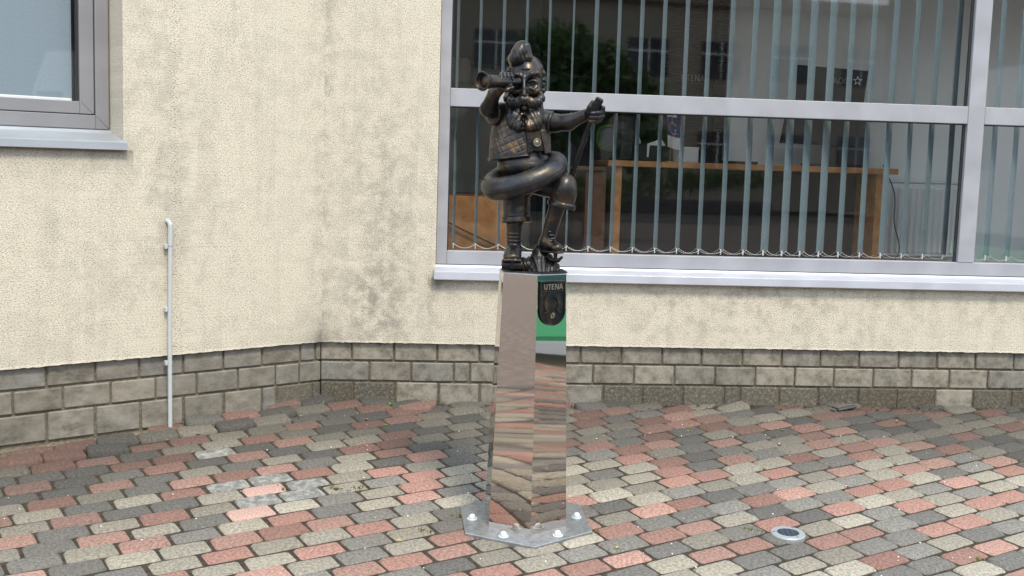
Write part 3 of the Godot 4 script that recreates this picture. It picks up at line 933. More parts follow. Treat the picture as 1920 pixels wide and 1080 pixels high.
# ------------------------------------------------------------------ behind the glass
func make_room() -> void:
	var rx := Transform3D(RIGHT, CORNER)
	var lx := Transform3D(LEFT, CORNER)
	var put := func(called: String, parent: Node3D, x: Transform3D, a: Array, m: Material, bev := 0.0) -> MeshInstance3D:
		return part(called, boxm(Vector3(a[1] - a[0], a[3] - a[2], a[5] - a[4]), bev), m, parent, x * Transform3D(Basis(), Vector3((a[0] + a[1]) * 0.5, (a[2] + a[3]) * 0.5, (a[4] + a[5]) * 0.5)))
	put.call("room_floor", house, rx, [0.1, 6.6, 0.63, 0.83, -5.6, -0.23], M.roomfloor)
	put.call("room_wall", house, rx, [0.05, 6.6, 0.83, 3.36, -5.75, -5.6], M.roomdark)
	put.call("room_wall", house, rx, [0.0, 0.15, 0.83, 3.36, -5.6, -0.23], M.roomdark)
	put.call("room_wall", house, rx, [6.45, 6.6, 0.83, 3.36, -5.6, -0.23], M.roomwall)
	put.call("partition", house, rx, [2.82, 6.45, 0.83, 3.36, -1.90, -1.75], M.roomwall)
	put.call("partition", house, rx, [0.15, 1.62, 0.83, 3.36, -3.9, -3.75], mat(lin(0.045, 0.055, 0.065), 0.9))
	put.call("room_floor", house, lx, [-4.0, 0.0, 0.63, 0.83, -2.3, -0.23], M.roomfloor)
	put.call("room_wall", house, lx, [-4.0, 0.0, 0.83, 3.36, -2.45, -2.3], M.roomwall)
	put.call("room_wall", house, lx, [-4.15, -4.0, 0.3, 3.36, -2.45, 0.0], M.roomwall)
	put.call("room_wall", house, lx, [-0.16, -0.02, 0.83, 3.36, -2.3, -0.23], M.roomwall)
	# brown ribbed column in the room
	var cl := Mb.new()
	for y in 150:
		for e in [[2.37, 2.765], [2.803, 2.97]]:
			cl.box(Vector3((e[0] + e[1]) * 0.5, 0.85 + y * 0.0165, -2.2), Vector3(e[1] - e[0], 0.0125, 0.10), 0.003)
	cl.box(Vector3(2.67, 2.09, -2.25), Vector3(0.58, 2.5, 0.06))
	var col := thing("ribbed_column", "brown column of fine horizontal ribs in the room behind the blind", "column", CORNER, RIGHT)
	part("shaft", cl.mesh(), M.wicker, col)
	var tm := TextMesh.new()
	var f := SystemFont.new()
	f.font_names = PackedStringArray(["Droid Sans"])
	tm.text = "UTENA"; tm.font = f; tm.font_size = 32; tm.pixel_size = 0.0019; tm.depth = 0.004
	part("lettering", tm, mat(lin(0.34, 0.32, 0.28), 0.6), col, Transform3D(Basis(), Vector3(2.625, 2.226, -2.146)))
	# vertical blind
	var ss := [0.752, 0.884, 1.021, 1.156, 1.291, 1.432, 1.568, 1.705, 1.84, 1.977, 2.113, 2.248, 2.388, 2.529, 2.658, 2.775, 2.888, 3.006, 3.127, 3.262, 3.397, 3.53, 3.666, 3.796, 3.935, 4.071, 4.209, 4.348, 4.485, 4.62, 4.76]
	var wd := [5, 6, 6, 5, 5, 5, 9, 9, 9, 10, 10, 11, 12, 14, 18, 18, 17, 17, 13, 13, 13, 11, 12, 12, 12, 12, 13, 13, 13, 13, 13]
	var bl := thing("vertical_blind", "blue grey vertical slat blind with a beaded chain in the big window", "blind", wr(0, 0, -0.245), RIGHT)
	var rg := RandomNumberGenerator.new()
	rg.seed = 21
	var sm := boxm(Vector3(0.112, 2.02, 0.0016))
	var wm := boxm(Vector3(0.016, 0.034, 0.006), 0.002)
	part("rail", boxm(Vector3(4.8, 0.04, 0.04), 0.004), M.white, bl, Transform3D(Basis(), Vector3(3.1, 3.08, 0)))
	for k in ss.size():
		var p := wr(ss[k], 1.5, -0.245)
		var view := atan2(p.x, -p.z)
		var dl := asin(clampf(wd[k] * 0.74 / 308.0 / 0.112, 0.0, 0.9))
		var az := view + dl + 0.088 + rg.randf_range(-0.02, 0.025)
		# the slat hangs in the plane that holds "up" and this direction
		var dir := Vector3(sin(az), 0, -cos(az))
		var bs := Basis(dir, Vector3.UP, dir.cross(Vector3.UP)) * Basis(Vector3.BACK, rg.randf_range(-0.005, 0.005))
		part("slat", sm, M.slat, bl, Transform3D(bs, Vector3(ss[k], 2.055, 0)))
		part("weight", wm, M.bead, bl, Transform3D(bs, Vector3(ss[k], 1.035, 0) + dir * -0.03 + bs.z * 0.004))
		if k < ss.size() - 1:
			for off in [-0.05, 0.05]:
				var cm := Mb.new()
				var pts := []
				for q in 11:
					var t := q / 10.0
					pts.append(Vector3(lerpf(ss[k], ss[k + 1], t), 1.050 - 0.034 * 4.0 * t * (1.0 - t) * (1.0 if off < 0 else 0.75), off))
				cm.tube(pts, [0.0009], 4, false)
				for q in 10:
					cm.box(pts[q], Vector3(0.0045, 0.0035, 0.0035))
				part("chain", cm.mesh(), M.bead, bl)
	# desk
	var dk := thing("desk", "orange wooden desk with side panels behind the window blind", "desk", CORNER, RIGHT)
	var id := Transform3D()
	put.call("top", dk, id, [1.797, 3.806, 1.535, 1.575, -1.72, -1.0], M.wood, 0.003)
	put.call("side_panel", dk, id, [1.848, 1.90, 0.83, 1.534, -1.68, -1.03], M.wood, 0.002)
	put.call("side_panel", dk, id, [3.665, 3.735, 0.83, 1.534, -1.68, -1.03], M.wood, 0.002)
	put.call("front_panel", dk, id, [1.901, 3.664, 0.86, 1.534, -1.40, -1.38], mat(lin(0.02, 0.016, 0.015), 0.6))
	var ds := thing("low_cabinet", "low brown wooden cabinet at the left end of the big window", "cabinet", CORNER, RIGHT)
	put.call("body", ds, id, [0.70, 1.22, 0.83, 1.322, -1.4, -0.9], M.wood_dark, 0.003)
	put.call("door", ds, id, [0.74, 1.20, 0.86, 1.312, -0.898, -0.885], M.wood, 0.003)
	var pd := thing("pedestal_cabinet", "narrow dark brown drawer cabinet at the left end of the desk", "cabinet", CORNER, RIGHT)
	put.call("body", pd, id, [1.66, 1.80, 0.83, 1.50, -1.6, -1.06], M.wood_dark, 0.003)
	put.call("worktop", pd, id, [1.60, 1.79, 1.501, 1.53, -1.6, -1.04], M.wood_dark, 0.003)
	# things on the desk
	var mo := thing("monitor", "black computer monitor seen from behind on the desk", "monitor", wr(3.37, 1.577, -1.27), RIGHT)
	var ml := Mb.new()
	var pts := PackedVector2Array([Vector2(-0.315, 0.155), Vector2(0.235, 0.145), Vector2(0.285, 0.675), Vector2(-0.23, 0.70)])
	ml.prism(pts, -0.02, 0.02, Transform3D(), 0.006)
	part("screen_back", ml.mesh(), M.black, mo)
	part("stand", boxm(Vector3(0.07, 0.34, 0.05), 0.006), M.soot, mo, Transform3D(Basis(), Vector3(0.08, 0.185, -0.05)))
	part("foot", boxm(Vector3(0.30, 0.016, 0.20), 0.004), M.soot, mo, Transform3D(Basis(), Vector3(0.03, 0.010, -0.02)))
	var logo := TextMesh.new()
	logo.text = "AOC"; logo.font = f; logo.font_size = 32; logo.pixel_size = 0.0018; logo.depth = 0.002
	part("logo", logo, mat(lin(0.20, 0.21, 0.21), 0.5), mo, Transform3D(Basis(), Vector3(0.085, 0.595, 0.022)))
	var star := Mb.new()
	var so := PackedVector2Array()
	for k in 10:
		var a := PI / 2 + k * PI / 5
		so.append(Vector2(cos(a), sin(a)) * (0.036 if k % 2 == 0 else 0.015))
	for k in 10:
		var p0 := so[k]
		var p1 := so[(k + 1) % 10]
		star.quad(Vector3(p0.x, p0.y, 0), Vector3(p1.x, p1.y, 0), Vector3(p1.x * 0.68, p1.y * 0.68, 0), Vector3(p0.x * 0.68, p0.y * 0.68, 0), Vector3(0, 0, 1))
	part("star_mark", star.mesh(), mat(lin(0.7, 0.7, 0.7), 0.5), mo, Transform3D(Basis(), Vector3(0.205, 0.60, 0.0225)))
	var tw := thing("computer_tower", "dark computer case standing behind the monitor on the desk", "computer", wr(3.57, 1.577, -1.48), RIGHT)
	part("case", boxm(Vector3(0.20, 0.42, 0.38), 0.02), M.soot, tw, Transform3D(Basis(), Vector3(0.03, 0.21, 0)))
	part("side_cover", boxm(Vector3(0.006, 0.38, 0.34), 0.002), M.black, tw, Transform3D(Basis(), Vector3(0.134, 0.21, 0)))
	var sp := thing("loudspeaker", "tall black loudspeaker on the left end of the desk", "speaker", wr(1.99, 1.576, -1.45), RIGHT)
	part("cabinet", boxm(Vector3(0.11, 0.32, 0.14), 0.012), M.black, sp, Transform3D(Basis(), Vector3(0, 0.16, 0)))
	part("grille", boxm(Vector3(0.08, 0.26, 0.006), 0.002), M.soot, sp, Transform3D(Basis(), Vector3(0, 0.17, 0.073)))
	var bb := thing("black_tray", "black open box draped with white paper beside the little flag", "box", wr(2.17, 1.576, -1.42), RIGHT)
	part("body", boxm(Vector3(0.26, 0.12, 0.18), 0.006), M.black, bb, Transform3D(Basis(), Vector3(0, 0.06, 0)))
	var pp := Mb.new()
	pp.prism(PackedVector2Array([Vector2(-0.045, 0.03), Vector2(-0.033, 0.03), Vector2(-0.028, 0.112), Vector2(0.085, 0.112), Vector2(0.055, 0.155), Vector2(0.03, 0.150), Vector2(-0.045, 0.122)]), 0.092, 0.096, Transform3D())
	part("paper", pp.mesh(), M.white, bb)
	var bo := thing("white_box", "white cardboard box on the desk right of the little flag", "box", wr(2.395, 1.576, -1.3), RIGHT)
	part("carton", boxm(Vector3(0.14, 0.105, 0.12), 0.004), M.white, bo, Transform3D(Basis(Vector3.UP, 0.2), Vector3(0, 0.053, 0)))
	part("lid_edge", boxm(Vector3(0.143, 0.012, 0.123), 0.002), M.white, bo, Transform3D(Basis(Vector3.UP, 0.2), Vector3(0, 0.101, 0)))
	var bt := thing("small_bottle", "small white bottle at the edge of the black tray", "bottle", wr(2.085, 1.70, -1.42), RIGHT)
	var lm := Mb.new()
	lm.lathe([Vector2(0.0, 0), Vector2(0.012, 0), Vector2(0.012, 0.02), Vector2(0.004, 0.028), Vector2(0.004, 0.04), Vector2(0, 0.04)], Transform3D(), 10)
	part("bottle", lm.mesh(), M.white, bt)
	# flag on a little pole
	var fl := thing("table_flag", "little white and blue flag with a golden horseshoe on the desk", "flag", wr(2.265, 1.576, -1.22), RIGHT)
	var pl := Mb.new()
	pl.tube([Vector3(0, 0, 0), Vector3(0.004, 0.36, 0)], [0.003], 6)
	pl.lathe([Vector2(0, 0), Vector2(0.032, 0), Vector2(0.030, 0.006), Vector2(0, 0.008)], Transform3D(), 14)
	part("pole", pl.mesh(), mat(lin(0.3, 0.28, 0.2), 0.4, 0.5), fl)
	var im := Image.create(64, 128, false, Image.FORMAT_RGB8)
	for j in 128:
		for i in 64:
			var q := Vector2((i - 30) / 32.0, (j - 56) / 32.0)
			var c := Color(0.86, 0.87, 0.88)
			if j > 18 and j < 86: c = Color(0.07, 0.15, 0.45)
			var rr := q.length()
			if rr > 0.50 and rr < 0.72 and not (q.x > 0.25 and q.y > -0.25 and q.y < 0.45): c = Color(0.72, 0.50, 0.25)
			if (q - Vector2(0.35, 0.2)).length() < 0.10: c = Color(0.85, 0.87, 0.9)
			im.set_pixel(i, j, c)
	var fm := mat(Color.WHITE, 0.8)
	fm.albedo_texture = ImageTexture.create_from_image(im)
	var fb := Mb.new()
	for j in 10:
		for i in 6:
			var p4 := []
			for c in [[0, 0], [1, 0], [1, 1], [0, 1]]:
				var a: float = (i + c[0]) / 6.0
				var b: float = (j + c[1]) / 10.0
				p4.append(Vector3(-0.035 + 0.125 * a * (0.45 + 0.55 * b) + 0.012 * b, 0.345 - 0.24 * b - 0.035 * a * b, 0.012 * sin(a * 7.0 + b * 2.0) + 0.006))
			var nn: Vector3 = (p4[1] - p4[0]).cross(p4[3] - p4[0]).normalized()
			if nn.z < 0: nn = -nn
			var before := fb.v.size()
			fb.quads(p4, [nn, nn, nn, nn])
			for q in range(before, fb.v.size()):
				for e in 4:
					if fb.v[q].is_equal_approx(p4[e]):
						fb.u1.append(Vector2((i + [0, 1, 1, 0][e]) / 6.0, (j + [0, 0, 1, 1][e]) / 10.0)); break
	part("cloth", fb.mesh(), fm, fl)
	var kb := thing("keyboard", "flat black keyboard lying near the middle of the desk", "keyboard", wr(2.72, 1.576, -1.12), RIGHT)
	part("body", boxm(Vector3(0.24, 0.018, 0.12), 0.005), M.black, kb, Transform3D(Basis(), Vector3(0, 0.009, 0)))
	# chair with a green rim, and the copier farther back
	var ch := thing("office_chair", "office chair with a round back in a green rim behind the desk", "chair", wr(2.10, 0.83, -2.5), RIGHT)
	var gr := Mb.new()
	var path := []
	for k in 33:
		var a := TAU * k / 32.0
		path.append(Vector3(signf(cos(a)) * pow(absf(cos(a)), 0.6) * 0.14, 0.93 + signf(sin(a)) * pow(absf(sin(a)), 0.6) * 0.095, 0))
	gr.tube(path, [0.014], 8, false)
	part("rim", gr.mesh(), M.green, ch)
	part("back", boxm(Vector3(0.25, 0.16, 0.012), 0.005), mat(lin(0.22, 0.25, 0.27), 0.7), ch, Transform3D(Basis(), Vector3(0, 0.93, -0.006)))
	part("seat", boxm(Vector3(0.48, 0.07, 0.46), 0.03), M.black, ch, Transform3D(Basis(), Vector3(0, 0.47, -0.2)))
	var st := Mb.new()
	st.tube([Vector3(0, 0.05, -0.2), Vector3(0, 0.45, -0.2)], [0.03], 10)
	st.tube([Vector3(0, 0.47, -0.02), Vector3(0, 0.85, -0.02)], [0.025], 8)
	for k in 5:
		var a := TAU * k / 5
		st.tube([Vector3(0, 0.09, -0.2), Vector3(cos(a) * 0.3, 0.035, -0.2 + sin(a) * 0.3)], [0.022, 0.018], 8)
	part("frame", st.mesh(), M.black, ch)
	var cp := thing("copier", "beige office copier far back in the room at the left", "copier", wr(1.1, 0.83, -3.1), RIGHT)
	part("body", boxm(Vector3(0.75, 1.33, 0.55), 0.02), M.beige, cp, Transform3D(Basis(), Vector3(0, 0.665, 0)))
	part("scanner", boxm(Vector3(0.20, 0.22, 0.5), 0.03), M.beige, cp, Transform3D(Basis(), Vector3(-0.25, 1.442, 0)))
	part("feeder", boxm(Vector3(0.46, 0.16, 0.4), 0.015), M.black, cp, Transform3D(Basis(), Vector3(0.09, 1.44, 0)))
	part("drawer", boxm(Vector3(0.70, 0.14, 0.01), 0.004), M.beige, cp, Transform3D(Basis(), Vector3(0, 1.22, 0.278)))
	# radiator
	var ra := thing("radiator", "white ribbed panel radiator on the wall at the right", "radiator", wr(3.98, 0.93, -1.66), RIGHT)
	part("panel", boxm(Vector3(0.62, 0.55, 0.05), 0.008), M.white, ra, Transform3D(Basis(), Vector3(0.31, 0.275, 0)))
	var rb := boxm(Vector3(0.026, 0.49, 0.022), 0.009)
	for k in 13:
		part("rib", rb, M.white, ra, Transform3D(Basis(), Vector3(0.028 + k * 0.047, 0.27, 0.034)))
	part("grille", boxm(Vector3(0.62, 0.012, 0.08), 0.003), M.white, ra, Transform3D(Basis(), Vector3(0.31, 0.557, 0)))
	var va := Mb.new()
	va.lathe([Vector2(0, 0), Vector2(0.026, 0), Vector2(0.026, 0.05), Vector2(0.018, 0.06), Vector2(0, 0.06)], Transform3D(Basis(Vector3.FORWARD, PI / 2), Vector3(0.66, 0.545, 0.01)), 14)
	part("valve", va.mesh(), M.white, ra)
	# cables
	var cb := thing("cable", "black cable hanging down at the right end of the desk", "cable", CORNER, RIGHT)
	var c1 := Mb.new()
	var cpth := []
	for k in 17:
		var t := k / 16.0
		cpth.append(Vector3(3.70 + 0.12 * sin(t * 2.6) + 0.05 * sin(t * 9.0) * t, 1.60 - 0.68 * t, -1.02 + 0.05 * t))
	c1.tube(cpth, [0.004], 6)
	part("cord", c1.mesh(), M.black, cb)
	var cb2 := thing("cable", "black cable slanting across the low brown cabinet", "cable", CORNER, RIGHT)
	var c2 := Mb.new()
	c2.tube([Vector3(0.70, 1.16, -0.86), Vector3(0.82, 1.10, -0.86), Vector3(1.0, 1.02, -0.86), Vector3(1.15, 0.955, -0.86), Vector3(1.3, 0.85, -0.86)], [0.006], 6)
	part("cord", c2.mesh(), M.black, cb2)

# ------------------------------------------------------------------ pedestal
func hexv(r: float, y: float, k: int) -> Vector3:
	var a := PED_TURN + k * PI / 3.0
	return Vector3(sin(a) * r, y, cos(a) * r)

func make_pedestal() -> void:
	var pd := thing("pedestal", "tapering six sided mirror steel pedestal bolted to the paving", "pedestal", PED)
	var h := PED_TOP - PED.y
	var b := Mb.new()
	# each sheet is dished a little, as folded sheet metal is
	for k in 6:
		var n0 := (hexv(1, 0, k) + hexv(1, 0, k + 1)).normalized()
		var t0 := (hexv(1, 0, k + 1) - hexv(1, 0, k)).normalized()
		for j in 10:
			var p := []
			var q := []
			for e in [[j, 0], [j + 1, 0], [j + 1, 1], [j, 1]]:
				var u: float = e[0] / 10.0
				var r := 0.190 if e[1] == 0 else 0.151
				var y := -0.01 if e[1] == 0 else h - 0.004
				var c := 2.0 * u - 1.0
				p.append(hexv(r, y, k).lerp(hexv(r, y, k + 1), u) - n0 * (0.0009 * (1.0 - c * c)))
				q.append((n0 - t0 * (c * 0.0036 / 0.165) + Vector3.UP * 0.0305).normalized())
			b.quads(p, q)
	part("shaft", b.mesh(), M.steel, pd)
	var t := Mb.new()
	for k in 6:
		t.quad(hexv(0.151, h - 0.004, k), hexv(0.151, h - 0.004, k + 1), hexv(0.147, h, k + 1), hexv(0.147, h, k), Vector3.UP + hexv(0.5, 0, k) + hexv(0.5, 0, k + 1))
		t.tri(hexv(0.147, h, k), hexv(0.147, h, k + 1), Vector3(0, h, 0), Vector3.UP)
	part("cap", t.mesh(), M.steel_dull, pd)
	var gb := ground_basis(PED.x, PED.z)
	var up := Transform3D(gb, Vector3(0, ground_y(PED.x, PED.z) - PED.y, 0))
	var pl := Mb.new()
	for k in 6:
		pl.quad(hexv(0.308, -0.01, k), hexv(0.308, -0.01, k + 1), hexv(0.308, 0.010, k + 1), hexv(0.308, 0.010, k), hexv(1, 0, k) + hexv(1, 0, k + 1))
		pl.quad(hexv(0.308, 0.010, k), hexv(0.308, 0.010, k + 1), hexv(0.305, 0.012, k + 1), hexv(0.305, 0.012, k), Vector3.UP + hexv(0.5, 0, k) + hexv(0.5, 0, k + 1))
		pl.tri(hexv(0.305, 0.012, k), hexv(0.305, 0.012, k + 1), Vector3(0, 0.012, 0), Vector3.UP)
	part("base_plate", pl.mesh(), M.steel_dull, pd, up)
	for k in 6:
		var a := PED_TURN + (k + 0.5) * PI / 3.0
		var p := Vector3(sin(a) * 0.226, 0.012, cos(a) * 0.226)
		var m := Mb.new()
		m.lathe([Vector2(0.021, 0), Vector2(0.021, 0.003), Vector2(0.0155, 0.0035)], Transform3D(Basis(), p), 16)
		m.lathe([Vector2(0.0155, 0.003), Vector2(0.0155, 0.009), Vector2(0.013, 0.016), Vector2(0.008, 0.021), Vector2(0.0, 0.0225)], Transform3D(Basis(Vector3.UP, k * 0.7), p), 6)
		part("bolt", m.mesh(), M.bolt, pd, up)
	# shield plaque on the right front face
	var a2 := PED_TURN + PI / 6.0
	var ap := cos(PI / 6.0)
	var lean := atan((0.190 - 0.151) * ap / h)
	var fx := Transform3D(Basis(Vector3.UP, a2) * Basis(Vector3.RIGHT, -lean), Vector3.ZERO)
	var yc := h - 0.118
	var rr := lerpf(0.190, 0.151, (yc + 0.01) / (h + 0.006)) * ap
	fx.origin = Vector3(sin(a2) * rr, yc, cos(a2) * rr)
	var hw := 0.066
	var shield := func(x: float, top: float, foot: float) -> PackedVector2Array:
		var o := PackedVector2Array([Vector2(x, top), Vector2(-x, top)])
		for k in 13:
			var t2 := k / 12.0
			var an := PI + PI * t2
			o.append(Vector2(cos(an) * x, -0.036 + sin(an) * foot))
		return o
	var pq := part("plaque", _prism(shield.call(hw, 0.090, 0.058), 0.0005, 0.006, 0.001), M.bronze_dark, pd, fx)
	var rim := Mb.new()
	var oo: PackedVector2Array = shield.call(hw, 0.090, 0.058)
	var ii: PackedVector2Array = shield.call(hw - 0.006, 0.084, 0.052)
	for k in oo.size():
		var l := (k + 1) % oo.size()
		rim.quad(Mb.v3(oo[k], 0.0095), Mb.v3(oo[l], 0.0095), Mb.v3(ii[l], 0.0095), Mb.v3(ii[k], 0.0095), Vector3(0, 0, 1))
		var e := oo[l] - oo[k]
		rim.quad(Mb.v3(oo[k], 0.005), Mb.v3(oo[l], 0.005), Mb.v3(oo[l], 0.0095), Mb.v3(oo[k], 0.0095), Vector3(e.y, -e.x, 0))
		rim.quad(Mb.v3(ii[k], 0.005), Mb.v3(ii[l], 0.005), Mb.v3(ii[l], 0.0095), Mb.v3(ii[k], 0.0095), Vector3(-e.y, e.x, 0))
	rim.box(Vector3(0, 0.0465, 0.0072), Vector3(2 * hw - 0.012, 0.004, 0.004), 0.001)
	part("rim", rim.mesh(), M.bronze, pq)
	var tm := TextMesh.new()
	var f := SystemFont.new()
	f.font_names = PackedStringArray(["Droid Sans"]); f.font_weight = 700
	tm.text = "UTENA"; tm.font = f; tm.font_size = 32; tm.pixel_size = 0.00098; tm.depth = 0.004
	part("lettering", tm, M.bronze_letter, pq, Transform3D(Basis(), Vector3(0, 0.0655, 0.0078)))
	# horseshoe, star and two small marks
	var hs := Mb.new()
	var outer := []
	for k in 25:
		var t3 := k / 24.0
		var an := -0.28 * PI + 1.56 * PI * t3
		var wgt := 0.0075 + 0.004 * sin(PI * t3)
		outer.append([Vector2(cos(an) * 0.036, -0.004 + sin(an) * 0.040), wgt])
	for k in 24:
		var p: Vector2 = outer[k][0]
		var q: Vector2 = outer[k + 1][0]
		var np := (p - Vector2(0, -0.004)).normalized()
		var nq := (q - Vector2(0, -0.004)).normalized()
		var p1: Vector2 = p + np * outer[k][1]
		var p0: Vector2 = p - np * outer[k][1]
		var q1: Vector2 = q + nq * outer[k + 1][1]
		var q0: Vector2 = q - nq * outer[k + 1][1]
		hs.quad(Mb.v3(p0, 0.0095), Mb.v3(q0, 0.0095), Mb.v3(q1, 0.0095), Mb.v3(p1, 0.0095), Vector3(0, 0, 1))
		hs.quad(Mb.v3(p1, 0.006), Mb.v3(q1, 0.006), Mb.v3(q1, 0.0095), Mb.v3(p1, 0.0095), Mb.v3(np, 0))
		hs.quad(Mb.v3(p0, 0.006), Mb.v3(q0, 0.006), Mb.v3(q0, 0.0095), Mb.v3(p0, 0.0095), Mb.v3(-np, 0))
	for s in [-1.0, 1.0]:
		hs.box(Vector3(s * 0.036, -0.040, 0.0078), Vector3(0.018, 0.006, 0.004), 0.001)
	part("horseshoe", hs.mesh(), M.bronze, pq)
	var nails := Mb.new()
	for k in [4, 6, 8, 16, 18, 20]:
		var p: Vector2 = outer[k][0]
		nails.box(Mb.v3(p, 0.0098), Vector3(0.004, 0.004, 0.001), 0.0)
	part("nail_holes", nails.mesh(), M.bronze_seam, pq)
	var st := Mb.new()
	for k in 8:
		var an := k * PI / 4 + 0.2
		st.box(Vector3(cos(an) * 0.009, -0.053 + sin(an) * 0.009, 0.0075), Vector3(0.010, 0.0028, 0.003), 0.0008, Basis(Vector3.BACK, an))
	part("star", st.mesh(), M.bronze_bright, pq)

func _prism(p: PackedVector2Array, z0: float, z1: float, bev := 0.0) -> ArrayMesh:
	var b := Mb.new()
	b.prism(p, z0, z1, Transform3D(), bev)
	return b.mesh()

# ------------------------------------------------------------------ the statue
# Modelled on a grid of 2.224 mm: x to the right, y up from the pedestal top, z towards the front.
const G := 0.002224

func g3(x: float, y: float, z: float) -> Vector3:
	# a point of the sculptor's drawing: drawn position (x right, y down) and depth, straightened and brought to the statue's axes
	var s := 1.0 - z * G / 4.69
	var dx := (x - 960.0) * s - 44.0
	var dy := (322.0 - y) * s + 186.0
	return Vector3(dx - 0.0315 * dy, dy + 0.0315 * dx, z)

func make_statue() -> void:
	var st := thing("bronze_statue", "dark bronze statue of a bearded man with spyglass and swim ring on the pedestal", "statue", Vector3(PED.x + 0.009, PED_TOP, PED.z))
	make_figure(st)
	make_hair(st)
	make_clothes(st)
	make_gear(st)
	make_rock(st)

func make_figure(st: Node3D) -> void:
	var mb := Mb.new()
	# --- head and face
	var h := [
		ellipsoid(g3(987, 146, 2), Vector3(33, 37, 36), 4),
		ellipsoid(g3(986, 170, 8), Vector3(31, 27, 30), 12),
		ellipsoid(g3(968, 174, 26), Vector3(11, 9, 10), 6), ellipsoid(g3(1004, 174, 26), Vector3(11, 9, 10), 6),
		# brow ridges
		capsule(g3(990, 147, 35), g3(998, 142, 36), 3.4, 4.2, 2.5), capsule(g3(998, 142, 36), g3(1008, 141, 31), 4.2, 3.4, 2.5), capsule(g3(1008, 141, 31), g3(1013, 146, 25), 3.4, 2.2, 2.5),
		capsule(g3(981, 147, 35), g3(972, 143, 36), 3.4, 3.8, 2.5), capsule(g3(972, 143, 36), g3(962, 144, 30), 3.8, 2.6, 2.5),
		capsule(g3(985, 142, 35), g3(985, 149, 37), 2.6, 3.0, 2.0),
		# eye socket, lids and ball of the open eye
		ellipsoid(g3(1000, 160, 37), Vector3(11, 10, 8), 5, Basis(), 1),
		ellipsoid(g3(1000, 160, 29), Vector3(9, 8, 6.5), 1),
		ring(g3(1000, 159, 31), 8.2, 2.0, 1.5, Basis(Vector3.RIGHT, PI / 2 - 0.25)),
		capsule(g3(992, 157, 36), g3(1000, 154, 38), 1.6, 2.2, 1.5), capsule(g3(1000, 154, 38), g3(1009, 158, 33), 2.2, 1.6, 1.5),
		capsule(g3(993, 167, 36), g3(1001, 171, 37), 1.4, 2.0, 1.5), capsule(g3(1001, 171, 37), g3(1009, 165, 33), 2.0, 1.4, 1.5),
		ellipsoid(g3(971, 160, 37), Vector3(10, 9, 7), 5, Basis(), 1),
		ellipsoid(g3(971, 159, 29), Vector3(8, 7, 6), 1),
		# nose
		capsule(g3(984, 149, 37), g3(984, 168, 45), 3.2, 3.8, 3), capsule(g3(984, 168, 45), g3(984, 180, 48), 3.8, 4.4, 3),
		ellipsoid(g3(978.5, 181, 42), Vector3(3.6, 3.4, 4.5), 2), ellipsoid(g3(989.5, 181, 42), Vector3(3.6, 3.4, 4.5), 2),
		# ears
		ellipsoid(g3(953, 168, 0), Vector3(4.5, 10, 7), 2.5), ellipsoid(g3(952, 168, 4), Vector3(3, 6, 4), 1.5, Basis(), 1),
		ellipsoid(g3(1020, 166, 0), Vector3(4.5, 11, 7), 2.5),
		# forehead folds
		capsule(g3(976, 133, 38), g3(996, 133, 38), 1.0, 1.0, 2.0),
		# lower lip, chin and neck
		ellipsoid(g3(985, 204, 40), Vector3(7.5, 6, 6), 2),
		ellipsoid(g3(985, 200, 28), Vector3(18, 14, 12), 6),
		capsule(g3(985, 185, 0), g3(982, 222, -4), 24, 28, 8),
	]
	sculpt(mb, h, 1.35, G)
	# --- trunk, hips, legs and arms down to the wrists
	var b := [
		capsule(g3(985, 200, -4), g3(980, 232, -6), 24, 34, 8),
		ellipsoid(g3(978, 238, -6), Vector3(46, 34, 32), 10),
		ellipsoid(g3(980, 272, -2), Vector3(48, 44, 40), 10),
		ellipsoid(g3(985, 308, -2), Vector3(51, 34, 43), 10),
		# right arm, raised to the spyglass
		capsule(g3(946, 214, -2), g3(918, 206, 28), 17, 15.5, 5), capsule(g3(918, 206, 28), g3(929, 178, 50), 15, 11.5, 4), capsule(g3(929, 178, 50), g3(947, 163, 60), 11.5, 9, 4),
		# left arm, held out to the cane
		capsule(g3(1014, 230, -4), g3(1040, 232, 2), 19, 16.5, 5), capsule(g3(1040, 232, 2), g3(1066, 231, 12), 16.5, 15, 6), capsule(g3(1066, 231, 12), g3(1092, 220, 22), 15, 11, 6), capsule(g3(1092, 220, 22), g3(1104, 213, 26), 10.5, 8.5, 4),
		# standing leg
		capsule(g3(970, 332, -2), g3(969, 400, 6), 27, 24, 8), capsule(g3(968, 400, 8), g3(965, 460, 6), 15, 13, 3),
		# raised leg
		capsule(g3(1004, 332, 6), g3(1056, 350, 30), 27, 24, 8), ellipsoid(g3(1059, 356, 33), Vector3(24, 31, 26), 6), capsule(g3(1050, 372, 30), g3(1029, 444, 16), 16, 12.5, 4),
	]
	sculpt(mb, b, 1.9, G)
	# --- right hand round the spyglass
	var rh := [ellipsoid(g3(951, 163, 60), Vector3(12, 9.5, 9), 3), capsule(g3(936, 171, 54), g3(950, 163, 60), 9.5, 9, 4)]
	for k in 4:
		var x := 943.0 + k * 6.6
		var zc := 40.0 + (972.0 - x) * 1.16
		rh.append_array(chain([g3(x + 2, 160, zc - 13), g3(x + 1, 148, zc - 11), g3(x, 142.5, zc - 1), g3(x - 0.5, 146, zc + 9), g3(x - 0.5, 152, zc + 12 - k * 0.6)], [3.8, 3.9, 3.8, 3.6, 3.1], 1.0))
	rh.append_array(chain([g3(944, 168, 66), g3(953, 171, 73), g3(963, 167, 72)], [5.0, 4.4, 3.6], 1.5))
	sculpt(mb, rh, 1.2, G)
	# --- left fist round the cane handle
	var lh := [ellipsoid(g3(1109, 214, 28), Vector3(11, 12, 9), 3), capsule(g3(1096, 217, 24), g3(1107, 213, 27), 9, 9, 4)]
